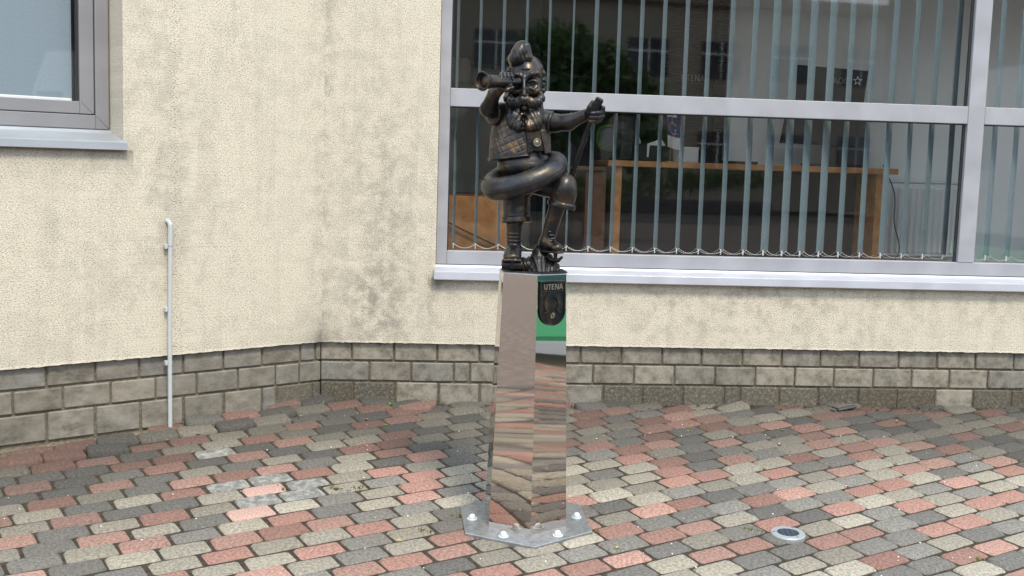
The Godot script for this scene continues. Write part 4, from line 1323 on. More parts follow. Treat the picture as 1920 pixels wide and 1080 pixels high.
	lh.append_array(chain([g3(1120, 207, 24), g3(1129, 205, 32), g3(1130, 205, 40)], [4.4, 4.8, 4.8], 1.0))
	lh.append_array(chain([g3(1128, 207, 26), g3(1130, 211, 36), g3(1121, 214, 45), g3(1110, 215, 46)], [4.6, 4.8, 4.8, 4.4], 1.0))
	lh.append_array(chain([g3(1126, 214, 24), g3(1129, 219, 34), g3(1119, 222, 44), g3(1108, 222, 45)], [4.5, 4.7, 4.7, 4.3], 1.0))
	lh.append_array(chain([g3(1122, 221, 24), g3(1125, 226, 33), g3(1116, 229, 42), g3(1106, 229, 43)], [4.2, 4.4, 4.4, 4.0], 1.0))
	lh.append_array(chain([g3(1102, 213, 33), g3(1106, 203, 37), g3(1111, 194, 37)], [5.4, 4.8, 4.0], 1.5))
	sculpt(mb, lh, 1.2, G)
	part("figure", mb.mesh(), M.bronze, st)

func strands(p: Vector3) -> float:
	return 0.55 * sin(p.x * 1.15 + 2.2 * sin(p.y * 0.10) + p.y * 0.12)

func make_hair(st: Node3D) -> void:
	# swept up quiff
	var q := Mb.new()
	var ps := [
		ellipsoid(g3(975, 107, 17), Vector3(16, 26, 22), 5, Basis(Vector3.BACK, -0.36)),
		capsule(g3(976, 92, 20), g3(984, 88, 22), 8, 5.5, 4),
		ellipsoid(g3(974, 118, 16), Vector3(19, 12, 20), 6),
		capsule(g3(972, 112, 14), g3(953, 115, 8), 14, 2.0, 5),
		capsule(g3(979.5, 93, 22), g3(972, 112, 30), 8.5, 8, 5),
		capsule(g3(989, 92, 24), g3(992.5, 112, 26), 7.0, 7.6, 1.0), capsule(g3(992.5, 112, 26), g3(991, 127, 22), 7.6, 6.0, 1.0),
		capsule(g3(999, 114, 16), g3(1000, 128, 16), 2.6, 5.0, 0.8),
	]
	sculpt(q, ps, 1.2, G, func(p): return 0.45 * sin(p.x * 0.85 + p.y * 0.30) * clampf((412.0 - p.y) / 14.0, 0.0, 1.0))
	part("quiff", q.mesh(), M.bronze, st)
	# hair at the back and curls down the cheeks
	var c := Mb.new()
	var cs := [ellipsoid(g3(988, 143, -8), Vector3(33.5, 36, 34), 2), ellipsoid(g3(988, 158, 26), Vector3(27, 42, 26), 3, Basis(), 1)]
	for e in [[1013, 132, 10, 6.5], [1018, 142, 4, 6.5], [1020, 153, 2, 6.0], [1019, 163, 8, 4.5], [1018, 173, 4, 6.0], [1014, 178, 0, 6.0], [957, 136, 10, 6.0], [954, 146, 4, 5.5], [953, 178, 0, 5.5], [1006, 122, 6, 6.0]]:
		cs.append(ellipsoid(g3(e[0], e[1], e[2]), Vector3(e[3], e[3] * 1.1, e[3] * 1.2), 1.5))
	sculpt(c, cs, 1.4, G, func(p): return 0.5 * sin(p.y * 1.0 + p.x * 0.5))
	part("hair", c.mesh(), M.bronze, st)
	# moustache with its ends curled up
	var m := Mb.new()
	var ms := [ellipsoid(g3(984, 192, 45), Vector3(8, 8, 7), 3)]
	for s in [-1.0, 1.0]:
		var cx := 984.5
		ms.append_array(chain([g3(cx + s * 4, 189, 46), g3(cx + s * 14, 195, 43), g3(cx + s * 24, 194.5, 37), g3(cx + s * 31, 187, 31), g3(cx + s * 30, 177, 28)], [8.0, 9.6, 9.2, 7.8, 4.2], 2.0))
	sculpt(m, ms, 1.2, G, func(p): return 0.4 * sin(absf(p.x + 29.0) * 0.9 + p.y * 0.55))
	part("moustache", m.mesh(), M.bronze, st)
	# forked beard
	var bd := Mb.new()
	var bs := [
		ellipsoid(g3(984, 207, 30), Vector3(27, 16, 16), 4),
		ellipsoid(g3(966, 224, 38), Vector3(16, 18, 14), 3, Basis(Vector3.BACK, 0.3)), ellipsoid(g3(1003, 225, 38), Vector3(18, 18, 14), 3, Basis(Vector3.BACK, -0.3)),
		capsule(g3(962, 232, 42), g3(974, 239, 47), 10, 9, 4), capsule(g3(974, 239, 47), g3(979, 232, 50), 8, 6, 3),
		capsule(g3(1008, 233, 42), g3(994, 239, 48), 11, 9, 4), capsule(g3(994, 239, 48), g3(988, 231, 50), 8, 6, 3),
		capsule(g3(1010, 240, 40), g3(1001, 246, 42), 7, 4, 3),
		capsule(g3(1012, 196, 20), g3(1016, 228, 27), 7.5, 6.5, 3), capsule(g3(958, 198, 20), g3(955, 222, 28), 7, 6, 3),
		ellipsoid(g3(983, 226, 52), Vector3(2.6, 14, 8), 3, Basis(), 1),
		ellipsoid(g3(985, 207, 46), Vector3(9, 8, 8), 3, Basis(), 1),
	]
	sculpt(bd, bs, 1.25, G, func(p): return 0.5 * sin(absf(p.x + 29.0) * 0.72 + (p.y - 265.0) * 0.30 + 1.5 * sin(p.y * 0.09)))
	part("beard", bd.mesh(), M.bronze, st)

func vest_field(p: Vector3) -> float:
	var rel := p - Vector3(-34.5, 240, -3)
	var t := clampf((p.y - 205.0) / 98.0, 0.0, 1.2)
	var s := 1.0 - 0.03 * t - 0.27 * t * t * t
	var q := Vector2(rel.x / (58.0 * s), rel.z / (47.0 * s)).length()
	var d := (q - 1.0) * 50.0 * s
	d = maxf(d, -(d + 5.5))
	d = maxf(d, (205.0 + 0.135 * (rel.x + 58.0)) - p.y)
	d = maxf(d, p.y - 301.0)
	if p.z > 0.0:
		var y := (263.0 - p.y) / 41.0
		d = maxf(d, -maxf((-21.0 + 3.5 * y) - p.x, p.x - (0.0 + 10.5 * y)))
	return d

func quilt(p: Vector3) -> float:
	var rel := p - Vector3(-34.5, 240, -3)
	if p.x > -26.0 and p.x < 8.0 and p.z > 0.0: return 0.0
	if p.y < 212.0 + 0.135 * (rel.x + 58.0): return 0.0
	var a := atan2(rel.x, rel.z) * 54.0
	var u := (a * -0.38 + rel.y) / 11.5 * 0.93
	var v := (a + rel.y * 0.62) / 12.5 * 0.86
	var e := minf(absf(fposmod(u, 1.0) - 0.5), absf(fposmod(v, 1.0) - 0.5)) * 11.5
	return 1.0 * exp(-e * e / 0.8) - 0.3

func make_clothes(st: Node3D) -> void:
	var v := Mb.new()
	sculpt(v, [own(vest_field, Vector3(-34.5, 252, -3), 76.0)], 1.1, G, quilt)
	var ve := part("vest", v.mesh(), M.bronze_worn, st)
	var e := Mb.new()
	sculpt(e, [block(g3(993.5, 267, 43), Vector3(4.2, 21, 3), 1.2, 0.8, Basis(Vector3.BACK, 0.10) * Basis(Vector3.UP, 0.25))], 1.1, G)
	for k in 5:
		sculpt(e, [ellipsoid(g3(991.0 + k * 1.5, 252 + k * 8, 46.5), Vector3(1.7, 1.7, 1.6), 0)], 0.7, G)
	part("button_band", e.mesh(), M.bronze, ve)
	var e2 := Mb.new()
	sculpt(e2, [block(g3(1023, 267, 36), Vector3(6.5, 22, 3), 1.2, 0.8, Basis(Vector3.BACK, 0.24) * Basis(Vector3.UP, 0.65))], 1.1, G)
	part("lapel", e2.mesh(), M.bronze, ve)
	# turned hem of the vest, following its lower edge
	var hm := Mb.new()
	var pth := []
	for k in 41:
		var a := lerpf(0.30, TAU - 0.86, k / 40.0)
		var rx := sin(-a + 0.0) * 57.0
		pth.append(Vector3(-34.5 + sin(-a + 0.62) * 57.5, 0, -3.0 + cos(-a + 0.62) * 46.5))
	for k in pth.size(): pth[k].y = 205.5 + 0.135 * (pth[k].x + 92.5)
	var path := []
	for p in pth: path.append(p * G)
	hm.tube(path, [2.6 * G], 8)
	part("hem", hm.mesh(), M.bronze, ve)
	# shirt front, big button and the flap it closes
	var sh := Mb.new()
	sculpt(sh, [block(g3(1007, 264, 36), Vector3(15, 20, 6), 2, 1, Basis(Vector3.UP, 0.25))], 1.3, G)
	part("shirt_front", sh.mesh(), M.bronze, st)
	var bt := Mb.new()
	var bx := Transform3D(Basis(Vector3.UP, 0.30) * Basis(Vector3.RIGHT, PI / 2), g3(1008, 268, 43) * G)
	bt.lathe([Vector2(0, 0), Vector2(7.6, 0), Vector2(7.6, 2.6), Vector2(6.6, 3.4), Vector2(5.4, 3.2), Vector2(5.0, 2.0), Vector2(3.8, 2.6), Vector2(2.0, 3.4), Vector2(0, 3.6)].map(func(p): return p * G), bx, 24)
	part("button", bt.mesh(), M.bronze_letter, st)
	# sleeves
	var sl := Mb.new()
	sculpt(sl, [cone(g3(952, 216, -6), g3(925, 215, 20), 22, 20.5, 3, 2), ring(g3(925.5, 215, 19.5), 19.2, 2.2, 2, Basis(Quaternion(Vector3.UP, (g3(925, 215, 20) - g3(952, 216, -6)).normalized())))], 1.5, G)
	part("sleeve", sl.mesh(), M.bronze, st)
	var s2 := Mb.new()
	sculpt(s2, [cone(g3(1004, 227, -6), g3(1034, 233, 0), 24, 22.5, 3, 2), ring(g3(1033, 233, 0), 21.2, 2.4, 2, Basis(Quaternion(Vector3.UP, (g3(1034, 233, 0) - g3(1004, 227, -6)).normalized())))], 1.5, G)
	part("sleeve", s2.mesh(), M.bronze, st)
	# knee breeches with turned cuffs
	var br := Mb.new()
	sculpt(br, [ellipsoid(g3(986, 312, -2), Vector3(52, 30, 44), 6), capsule(g3(970, 340, 0), g3(969, 372, 6), 28, 26, 8), cone(g3(969, 360, 5), g3(970, 412, 8), 25, 25.5, 2, 4),
		ring(g3(970, 410, 8), 23.5, 3.6, 1.5), cone(g3(969.5, 405, 7), g3(970, 417, 8), 27.6, 28.2, 2, 0.4),
		capsule(g3(1004, 336, 6), g3(1054, 350, 30), 28, 25, 8), ellipsoid(g3(1059, 355, 34), Vector3(24.5, 31, 27), 5), cone(g3(1058, 360, 34), g3(1054, 384, 31), 25, 24, 2, 3),
		cone(g3(1055.4, 378.5, 31), g3(1053.0, 388.5, 30.5), 26.8, 26.8, 2, 0.4)], 1.6, G,
		func(p): return 0.35 * sin(p.x * 0.22 + 1.6 * sin(p.y * 0.13)) * sin(p.y * 0.11 + p.z * 0.15))
	part("breeches", br.mesh(), M.bronze, st)
	# boots: the standing one seen from its toe, the raised one turned to the right
	var b1 := Mb.new()
	sculpt(b1, [cone(g3(965, 416, 8), g3(965, 470, 6), 14.6, 13.2, 2, 2), ring(g3(965, 438, 7), 13.2, 1.9, 2), ring(g3(965, 444.5, 7), 13.0, 1.9, 2), ring(g3(965, 451, 7), 12.8, 1.9, 2),
		ellipsoid(g3(963, 473, 16), Vector3(16.5, 14, 26), 6), ellipsoid(g3(962, 480, 32), Vector3(17, 10.5, 18), 5), ellipsoid(g3(963, 477, -8), Vector3(13.5, 12, 13), 5),
		block(g3(962, 485, 16), Vector3(17.5, 2.6, 34), 2.4, 0.6), ring(g3(962, 481, 42), 9.5, 1.2, 1.0, Basis(Vector3.RIGHT, 1.25))], 1.3, G)
	part("boot", b1.mesh(), M.bronze, st)
	var b2 := Mb.new()
	var dirb := Basis(Vector3.UP, -0.75)
	sculpt(b2, [cone(g3(1038, 410, 22), g3(1027, 452, 14), 14.2, 13.2, 2, 3), ring(g3(1038, 413, 22), 12.9, 1.5, 1.5, Basis(Vector3.BACK, -0.22)), ring(g3(1034.5, 426, 19), 12.9, 1.3, 1.5, Basis(Vector3.BACK, -0.22)), ring(g3(1033, 431, 18), 12.9, 1.1, 1.5, Basis(Vector3.BACK, -0.22)),
		ellipsoid(g3(1024, 456, 12), Vector3(13.5, 15, 13), 6), capsule(g3(1030, 455, 18), g3(1046, 463, 32), 12, 8.5, 6), ellipsoid(g3(1045, 464, 32), Vector3(11, 7.5, 10.5), 4, dirb),
		block(g3(1036, 471.5, 23), Vector3(22, 2.2, 11), 2.0, 0.6, dirb)], 1.2, G)
	part("boot", b2.mesh(), M.bronze, st)
	var lc := Mb.new()
	for k in 3:
		sculpt(lc, [block(g3(1034 + k * 2.2, 434 + k * 6.5, 30 + k * 2.5), Vector3(4.6, 2.2, 2.0), 0.9, 0.5, Basis(Vector3.UP, 0.35) * Basis(Vector3.RIGHT, -0.5))], 0.8, G)
	part("laces", lc.mesh(), M.bronze, st)
	# roller under the standing boot, skate runner under the raised one
	for z in [36.0, -6.0]:
		for x in [951.0, 973.0]:
			var wm := Mb.new()
			wm.lathe([Vector2(0, -9), Vector2(8.4, -9), Vector2(9.6, -7.6), Vector2(9.6, 7.6), Vector2(8.4, 9), Vector2(0, 9)].map(func(p): return p * G), Transform3D(Basis(Vector3.BACK, PI / 2), g3(x, 496.0, z) * G), 20)
			part("skate_wheel", wm.mesh(), M.bronze_dark, st)
	var ax := Mb.new()
	ax.box(g3(962, 493.0, 15) * G, Vector3(9, 17, 62) * G, 1.5 * G)
	part("skate_truck", ax.mesh(), M.bronze_dark, st)
	var rn := Mb.new()
	var rs := [capsule(g3(1043, 474, 24), g3(1043, 483, 24), 4.2, 3.6, 1)]
	rs.append_array(chain([g3(1026, 479, 16), g3(1036, 487, 20), g3(1048, 488, 26), g3(1055, 482, 31)], [2.6, 3.6, 3.4, 2.6], 1.5))
	sculpt(rn, rs, 1.0, G)
	part("skate_runner", rn.mesh(), M.bronze_dark, st)

func make_gear(st: Node3D) -> void:
	# swim ring, tilted up on the right, with its seam and valve
	var rb := Mb.new()
	var turn := Basis(Vector3.BACK, 0.375) * Basis(Vector3.RIGHT, 0.20)
	var cen := g3(985.5, 329, 4)
	var nu := 96
	var nv := 28
	var gp := func(u: float, v: float) -> Array:
		var w := 0.8 * sin(u * 46.0) * clampf(0.25 + sin(v), 0.0, 1.0) + 0.3 * sin(u * 31.0 + 1.0) * clampf(sin(v + 0.4), 0.0, 1.0)
		var tilt := cos(u + 2.2)
		var r := 21.0 + w + 1.0 * tilt
		var sv := fposmod(v + 0.08 + PI, TAU) - PI
		r -= 2.2 * exp(-sv * sv / 0.008)
		var d := Vector3(sin(u), 0, cos(u))
		var nn := d * cos(v) + Vector3.UP * sin(v)
		return [(cen + turn * (d * 63.5 + nn * r)) * G, turn * nn]
	var grid := []
	for i in nu + 1:
		var row := []
		for j in nv * 3 + 1: row.append(gp.call(TAU * i / nu, TAU * j / (nv * 3)))
		grid.append(row)
	for i in nu:
		for j in nv * 3:
			var a: Array = grid[i][j]
			var b: Array = grid[i + 1][j]
			var c: Array = grid[i + 1][j + 1]
			var d: Array = grid[i][j + 1]
			rb.quads([a[0], b[0], c[0], d[0]], [a[1], b[1], c[1], d[1]])
	var sr := part("swim_ring", rb.mesh(), M.bronze_ring, st)
	var sm := Mb.new()
	var sp := []
	for k in 97:
		var u := TAU * k / 96.0
		var e: Array = gp.call(u, -0.08)
		sp.append(e[0])
	sm.tube(sp, [1.3 * G], 6, false)
	part("seam", sm.mesh(), M.bronze_seam, sr)
	var vl := Mb.new()
	vl.tube([g3(911, 339, 4) * G, g3(903, 329, 4) * G], [1.9 * G], 8)
	vl.tube([g3(904, 330, 4) * G, g3(902.6, 328.4, 4) * G], [3.4 * G], 10)
	part("valve", vl.mesh(), M.bronze, sr)
	# spyglass: eyepiece, barrel, flared objective with a lens set in
	var sg := Mb.new()
	var p0 := g3(974, 156.5, 37)
	var p1 := g3(908, 155, 112)
	var ax := (p1 - p0).normalized()
	var bs := Basis(Quaternion(Vector3.UP, ax))
	var l := p0.distance_to(p1)
	var pf := [Vector2(0, -2), Vector2(7.5, -2), Vector2(8.2, 2), Vector2(7.0, 6), Vector2(7.6, l * 0.3), Vector2(8.6, l * 0.31), Vector2(8.8, l * 0.36), Vector2(9.4, l * 0.37), Vector2(12.2, l * 0.86), Vector2(14.6, l * 0.94), Vector2(16.6, l * 0.985), Vector2(17.2, l), Vector2(16.6, l + 1.6), Vector2(14.6, l + 1.6), Vector2(13.4, l - 1.0), Vector2(12.6, l - 3.0), Vector2(11.4, l - 3.4), Vector2(10.6, l - 5.5)]
	sg.lathe(pf.map(func(p): return p * G), Transform3D(bs, p0 * G), 36)
	var sy := part("spyglass", sg.mesh(), M.bronze, st)
	var le := Mb.new()
	le.lathe([Vector2(10.6, l - 5.5), Vector2(8.0, l - 4.2), Vector2(4.5, l - 3.3), Vector2(0, l - 3.0)].map(func(p): return p * G), Transform3D(bs, p0 * G), 28, true)
	part("lens", le.mesh(), M.bronze, sy)
	# walking cane with a block handle
	var cm := Mb.new()
	var a := g3(1110, 222, 36)
	var e := g3(1022, 480, -16)
	cm.tube([a * G, a.lerp(e, 0.36) * G, a.lerp(e, 0.37) * G, a.lerp(e, 0.40) * G, a.lerp(e, 0.41) * G, e * G], [4.4 * G, 4.4 * G, 5.6 * G, 5.6 * G, 3.9 * G, 3.2 * G], 12)
	var cn := part("cane", cm.mesh(), M.bronze_dark, st)
	var hb := Mb.new()
	hb.box(g3(1117.5, 203, 37) * G, Vector3(15, 36, 14) * G, 2.4 * G, Basis(Vector3.BACK, -0.40) * Basis(Vector3.RIGHT, 0.15))
	part("handle", hb.mesh(), M.bronze_dark, cn)

func make_rock(st: Node3D) -> void:
	var r := Mb.new()
	var ps := [capsule(g3(1012, 470, 4), g3(1014, 508, 6), 10, 33, 6), capsule(g3(1014, 463, 2), g3(1013, 480, 4), 7, 17, 8), ellipsoid(g3(984, 499, 14), Vector3(17, 17, 20), 6), ellipsoid(g3(1036, 504, 4), Vector3(15, 18, 24), 8),
		ellipsoid(g3(1008, 504, -14), Vector3(34, 26, 22), 8), capsule(g3(1020, 466, 6), g3(1034, 492, 8), 6, 10, 6),
		block(Vector3(0, -21, 0), Vector3(90, 20, 90), 0.1, 0.3, Basis(), 1)]
	sculpt(r, ps, 1.2, G, func(p):
		var w: float = p.x * 0.62 + 3.0 * sin(p.y * 0.055 + p.x * 0.02) - signf(p.x - 8.0) * p.y * 0.14 * clampf(absf(p.x - 8.0) / 12.0, 0.0, 1.0)
		return 0.95 * sin(w) + 0.45 * sin(w * 2.3 + 1.0))
	part("rock", r.mesh(), M.bronze_dark, st)
	var bs := Mb.new()
	var poly := PackedVector2Array()
	for k in 6:
		var a := PED_TURN + k * PI / 3.0
		poly.append(Vector2(sin(a), -cos(a)) * 0.138)
	bs.prism(poly, 0.0, 0.006, Transform3D(Basis(Vector3.RIGHT, -PI / 2), Vector3(0.008, 0.0005, 0)), 0.002)
	part("base", bs.mesh(), M.bronze_dark, st)

# ------------------------------------------------------------------ small things
func make_small_things() -> void:
	# plastic conduit on the blank wall
	var pp := thing("conduit_pipe", "thin grey plastic pipe with a ribbed elbow on the blank wall", "pipe", wl(-0.918, 0.0, 0.0), LEFT)
	var t := Mb.new()
	t.tube([Vector3(0, 0.085, 0.026), Vector3(0.0, 0.6, 0.024), Vector3(0.004, 1.06, 0.024)], [0.0115], 12)
	part("tube", t.mesh(), M.pvc, pp)
	var el := Mb.new()
	var pts := []
	var rad := []
	for k in 40:
		var u := k / 39.0
		if u < 0.5: pts.append(Vector3(0.004 + 0.003 * u, 1.055 + u * 0.22, 0.024))
		else:
			var a := (u - 0.5) * PI
			pts.append(Vector3(0.0055 - 0.008 * (1.0 - cos(a)), 1.165 + 0.016 * sin(a), 0.024 - 0.026 * (u - 0.5) * 2.0))
		rad.append(0.0145 if k % 2 == 0 else 0.0122)
	el.tube(pts, rad, 12)
	part("elbow", el.mesh(), M.pvc, pp)
	for y in [1.052, 0.724, 0.443]:
		var c := Mb.new()
		c.box(Vector3(-0.004, y, 0.012), Vector3(0.038, 0.020, 0.028), 0.003)
		c.box(Vector3(-0.019, y, 0.022), Vector3(0.012, 0.026, 0.016), 0.002)
		part("clip", c.mesh(), M.pvc, pp)
	# solar light let into the paving
	var lx := 1.1986
	var lz := -4.6243
	var sl := thing("ground_light", "round solar ground light with a steel rim set in the paving", "lamp", Vector3(lx, ground_y(lx, lz) + 0.001, lz), ground_basis(lx, lz))
	var rm := Mb.new()
	rm.lathe([Vector2(0.073, -0.01), Vector2(0.073, 0.006), Vector2(0.069, 0.011), Vector2(0.047, 0.0125), Vector2(0.046, 0.010)], Transform3D(), 40)
	part("rim", rm.mesh(), mat(lin(0.33, 0.35, 0.37), 0.5, 0.3), sl)
	var dk := Mb.new()
	dk.lathe([Vector2(0.047, 0.0098), Vector2(0.0, 0.0105)], Transform3D(), 36)
	var sp := mat(lin(0.03, 0.045, 0.065), 0.5)
	sp.metallic_specular = 0.25
	part("panel", dk.mesh(), sp, sl)
	var cl := Mb.new()
	for k in 3: cl.box(Vector3(-0.021 + k * 0.021, 0.0108, 0), Vector3(0.0012, 0.0006, 0.078))
	part("cell_lines", cl.mesh(), M.steel_dull, sl)
	for k in 3:
		var sc := Mb.new()
		var a := k * TAU / 3.0 + 0.5
		sc.lathe([Vector2(0.005, 0.010), Vector2(0.005, 0.0135), Vector2(0, 0.0145)], Transform3D(Basis(), Vector3(sin(a) * 0.058, 0, cos(a) * 0.058)), 10)
		part("screw", sc.mesh(), M.steel_dull, sl)
	# weeds against the wall and in the joints
	var rg := RandomNumberGenerator.new()
	rg.seed = 314
	for w in [[-1.07, -6.33, "tiny green weed in the wall corner", 0.030], [-0.68, -6.37, "tiny green weed at the wall foot left of the pedestal", 0.024], [1.52, -6.12, "tiny green weed in a joint right of the pedestal", 0.016], [-0.66, -5.98, "tiny green weed between stones left of the pedestal", 0.018]]:
		var o := Vector3(w[0], ground_y(w[0], w[1]), w[1])
		var wt := thing("weed", w[2], "plant", o)
		var m := Mb.new()
		for k in 9:
			var a := rg.randf() * TAU
			var d: Vector3 = Vector3(cos(a), rg.randf_range(0.5, 1.8), sin(a)).normalized() * w[3] * rg.randf_range(0.7, 1.3)
			var s: Vector3 = Vector3(-sin(a), 0, cos(a)) * w[3] * 0.2
			m.quad(d * 0.1, d * 0.6 + s, d, d * 0.6 - s, Vector3.UP)
		part("leaves", m.mesh(), M.leaf, wt)
	# moss and dry grass in the joints of the nearer paving
	var ms := Mb.new()
	for c in [[-0.78, -5.0, 9], [-0.66, -5.02, 7], [-0.98, -4.98, 6], [0.10, -5.0, 5], [0.36, -4.58, 8], [0.12, -4.86, 5], [1.08, -4.66, 6], [1.95, -4.42, 5], [-0.18, -4.72, 6], [-0.33, -4.55, 4]]:
		for k in c[2]:
			var x: float = c[0] + rg.randfn() * 0.025
			var z: float = c[1] + rg.randfn() * 0.015
			var y := ground_y(x, z) - 0.006
			for q in 4:
				var a := rg.randf() * TAU
				var d := Vector3(cos(a) * 0.012, rg.randf_range(0.005, 0.018), sin(a) * 0.012)
				ms.tri(Vector3(x, y, z), Vector3(x, y, z) + d + Vector3(0.003, 0, 0), Vector3(x, y, z) + d - Vector3(0.003, 0, -0.002), Vector3.UP)
	var mo := part("moss", ms.mesh(), M.moss, self)
	kind(mo, "stuff"); tag(mo, "moss and dry grass in the joints of the paving", "moss")
	# litter: fallen leaves, chips of plaster, a dark scrap by the wall
	var lm := Mb.new()
	lm.quad(Vector3(-0.014, 0.002, 0), Vector3(0, 0.006, 0.007), Vector3(0.016, 0.001, 0), Vector3(0, 0.005, -0.007), Vector3.UP)
	var leaves := [[-0.78, -6.08, "pale dry leaf near the wall left of the pedestal"], [0.99, -6.05, "dry yellow leaf on dark stones right of the pedestal"], [-0.43, -4.42, "brown dry leaf on the paving left of the base plate"], [0.46, -4.42, "curled brown leaf on a red stone by the base plate"], [-0.72, -5.62, "small brown leaf on dark stones left of the pedestal"], [2.25, -6.38, "dry leaf at the foot of the window wall"], [1.9, -5.9, "small pale leaf on the paving at the right"]]
	for k in leaves.size():
		var e: Array = leaves[k]
		var o := part("fallen_leaf", lm.mesh(), M.yellow, self, Transform3D(Basis(Vector3.UP, k * 1.3).scaled(Vector3.ONE * (0.9 + 0.15 * (k % 3))), Vector3(e[0], ground_y(e[0], e[1]) + 0.005, e[1])))
		tag(o, e[2], "leaf", "fallen leaves")
	var ch := Mb.new()
	for k in 150:
		var x := rg.randf_range(-2.3, 2.6)
		var z := rg.randf_range(-6.3, -3.9)
		var s := rg.randf_range(0.002, 0.006)
		if (RIGHT.inverse() * (Vector3(x, 0, z) - CORNER)).z < 0.03 or (LEFT.inverse() * (Vector3(x, 0, z) - CORNER)).z < 0.05: continue
		ch.box(Vector3(x, ground_y(x, z) + 0.003, z), Vector3(s, s * 0.7, s), s * 0.2, Basis(Vector3.UP, rg.randf() * 3.0))
	var cs := part("plaster_chips", ch.mesh(), M.white, self)
	kind(cs, "stuff"); tag(cs, "small pale chips of plaster scattered on the paving", "litter")
	# crumbs of soil and dead leaves that gather at the wall foot
	var cr := Mb.new()
	for k in 420:
		var q := wr(rg.randf_range(0.0, 4.4), 0.0, absf(rg.randfn()) * 0.07 + 0.0) if k % 3 else wl(rg.randf_range(-2.0, 0.0), 0.0, absf(rg.randfn()) * 0.08 + 0.02)
		var s2 := rg.randf_range(0.003, 0.010)
		cr.box(Vector3(q.x, ground_y(q.x, q.z) + 0.003, q.z), Vector3(s2 * 1.8, s2 * 0.5, s2), s2 * 0.12, Basis(Vector3.UP, rg.randf() * 3.0))
	var cs2 := part("soil_crumbs", cr.mesh(), mat(lin(0.07, 0.055, 0.04), 0.95), self)
	kind(cs2, "stuff"); tag(cs2, "brown crumbs of soil and dead leaves along the wall foot", "dirt")
	var sc2 := Mb.new()
	sc2.box(Vector3(0, 0.012, 0), Vector3(0.13, 0.02, 0.03), 0.008, Basis(Vector3.UP, 0.2) * Basis(Vector3.BACK, 0.15))
	sc2.box(Vector3(-0.07, 0.016, 0.004), Vector3(0.05, 0.012, 0.02), 0.005, Basis(Vector3.BACK, -0.3))
	var so := wr(3.10, 0.0, 0.10)
	var sx := part("dark_scrap", sc2.mesh(), M.soot, self, Transform3D(RIGHT, Vector3(so.x, ground_y(so.x, so.z) + 0.004, so.z)))
	tag(sx, "dark flat scrap lying against the foot of the window wall", "scrap")
	# loose pieces of paving along the wall
	rg.seed = 8
	for e in [[0.62, 0.07, 0.10, 0.05, "r", "small broken red paving piece against the wall left of the pedestal", 0.5], [1.58, 0.08, 0.06, -0.10, "g", "tilted grey paving slab at the wall right of the pedestal", 1.0], [2.42, 0.10, 0.05, 0.12, "c", "tilted cream grey paving slab standing proud at the window wall", 1.0], [0.55, 0.12, 0.03, 0.08, "r", "loose red paving slab by the wall left of the pedestal", 1.0]]:
		var p := wr(e[0], 0.0, e[1])
		var bs := ground_basis(p.x, p.z, 0.5534) * Basis(Vector3.RIGHT, e[2]) * Basis(Vector3.BACK, e[3])
		var sz: float = e[6]
		var o := part("loose_paver", paver_mesh(rg, true), M.paver[e[4] + "02"], self, Transform3D(bs.scaled_local(Vector3(sz, 1, sz)), Vector3(p.x, ground_y(p.x, p.z) + 0.024, p.z)))
		tag(o, e[5], "paving stone")

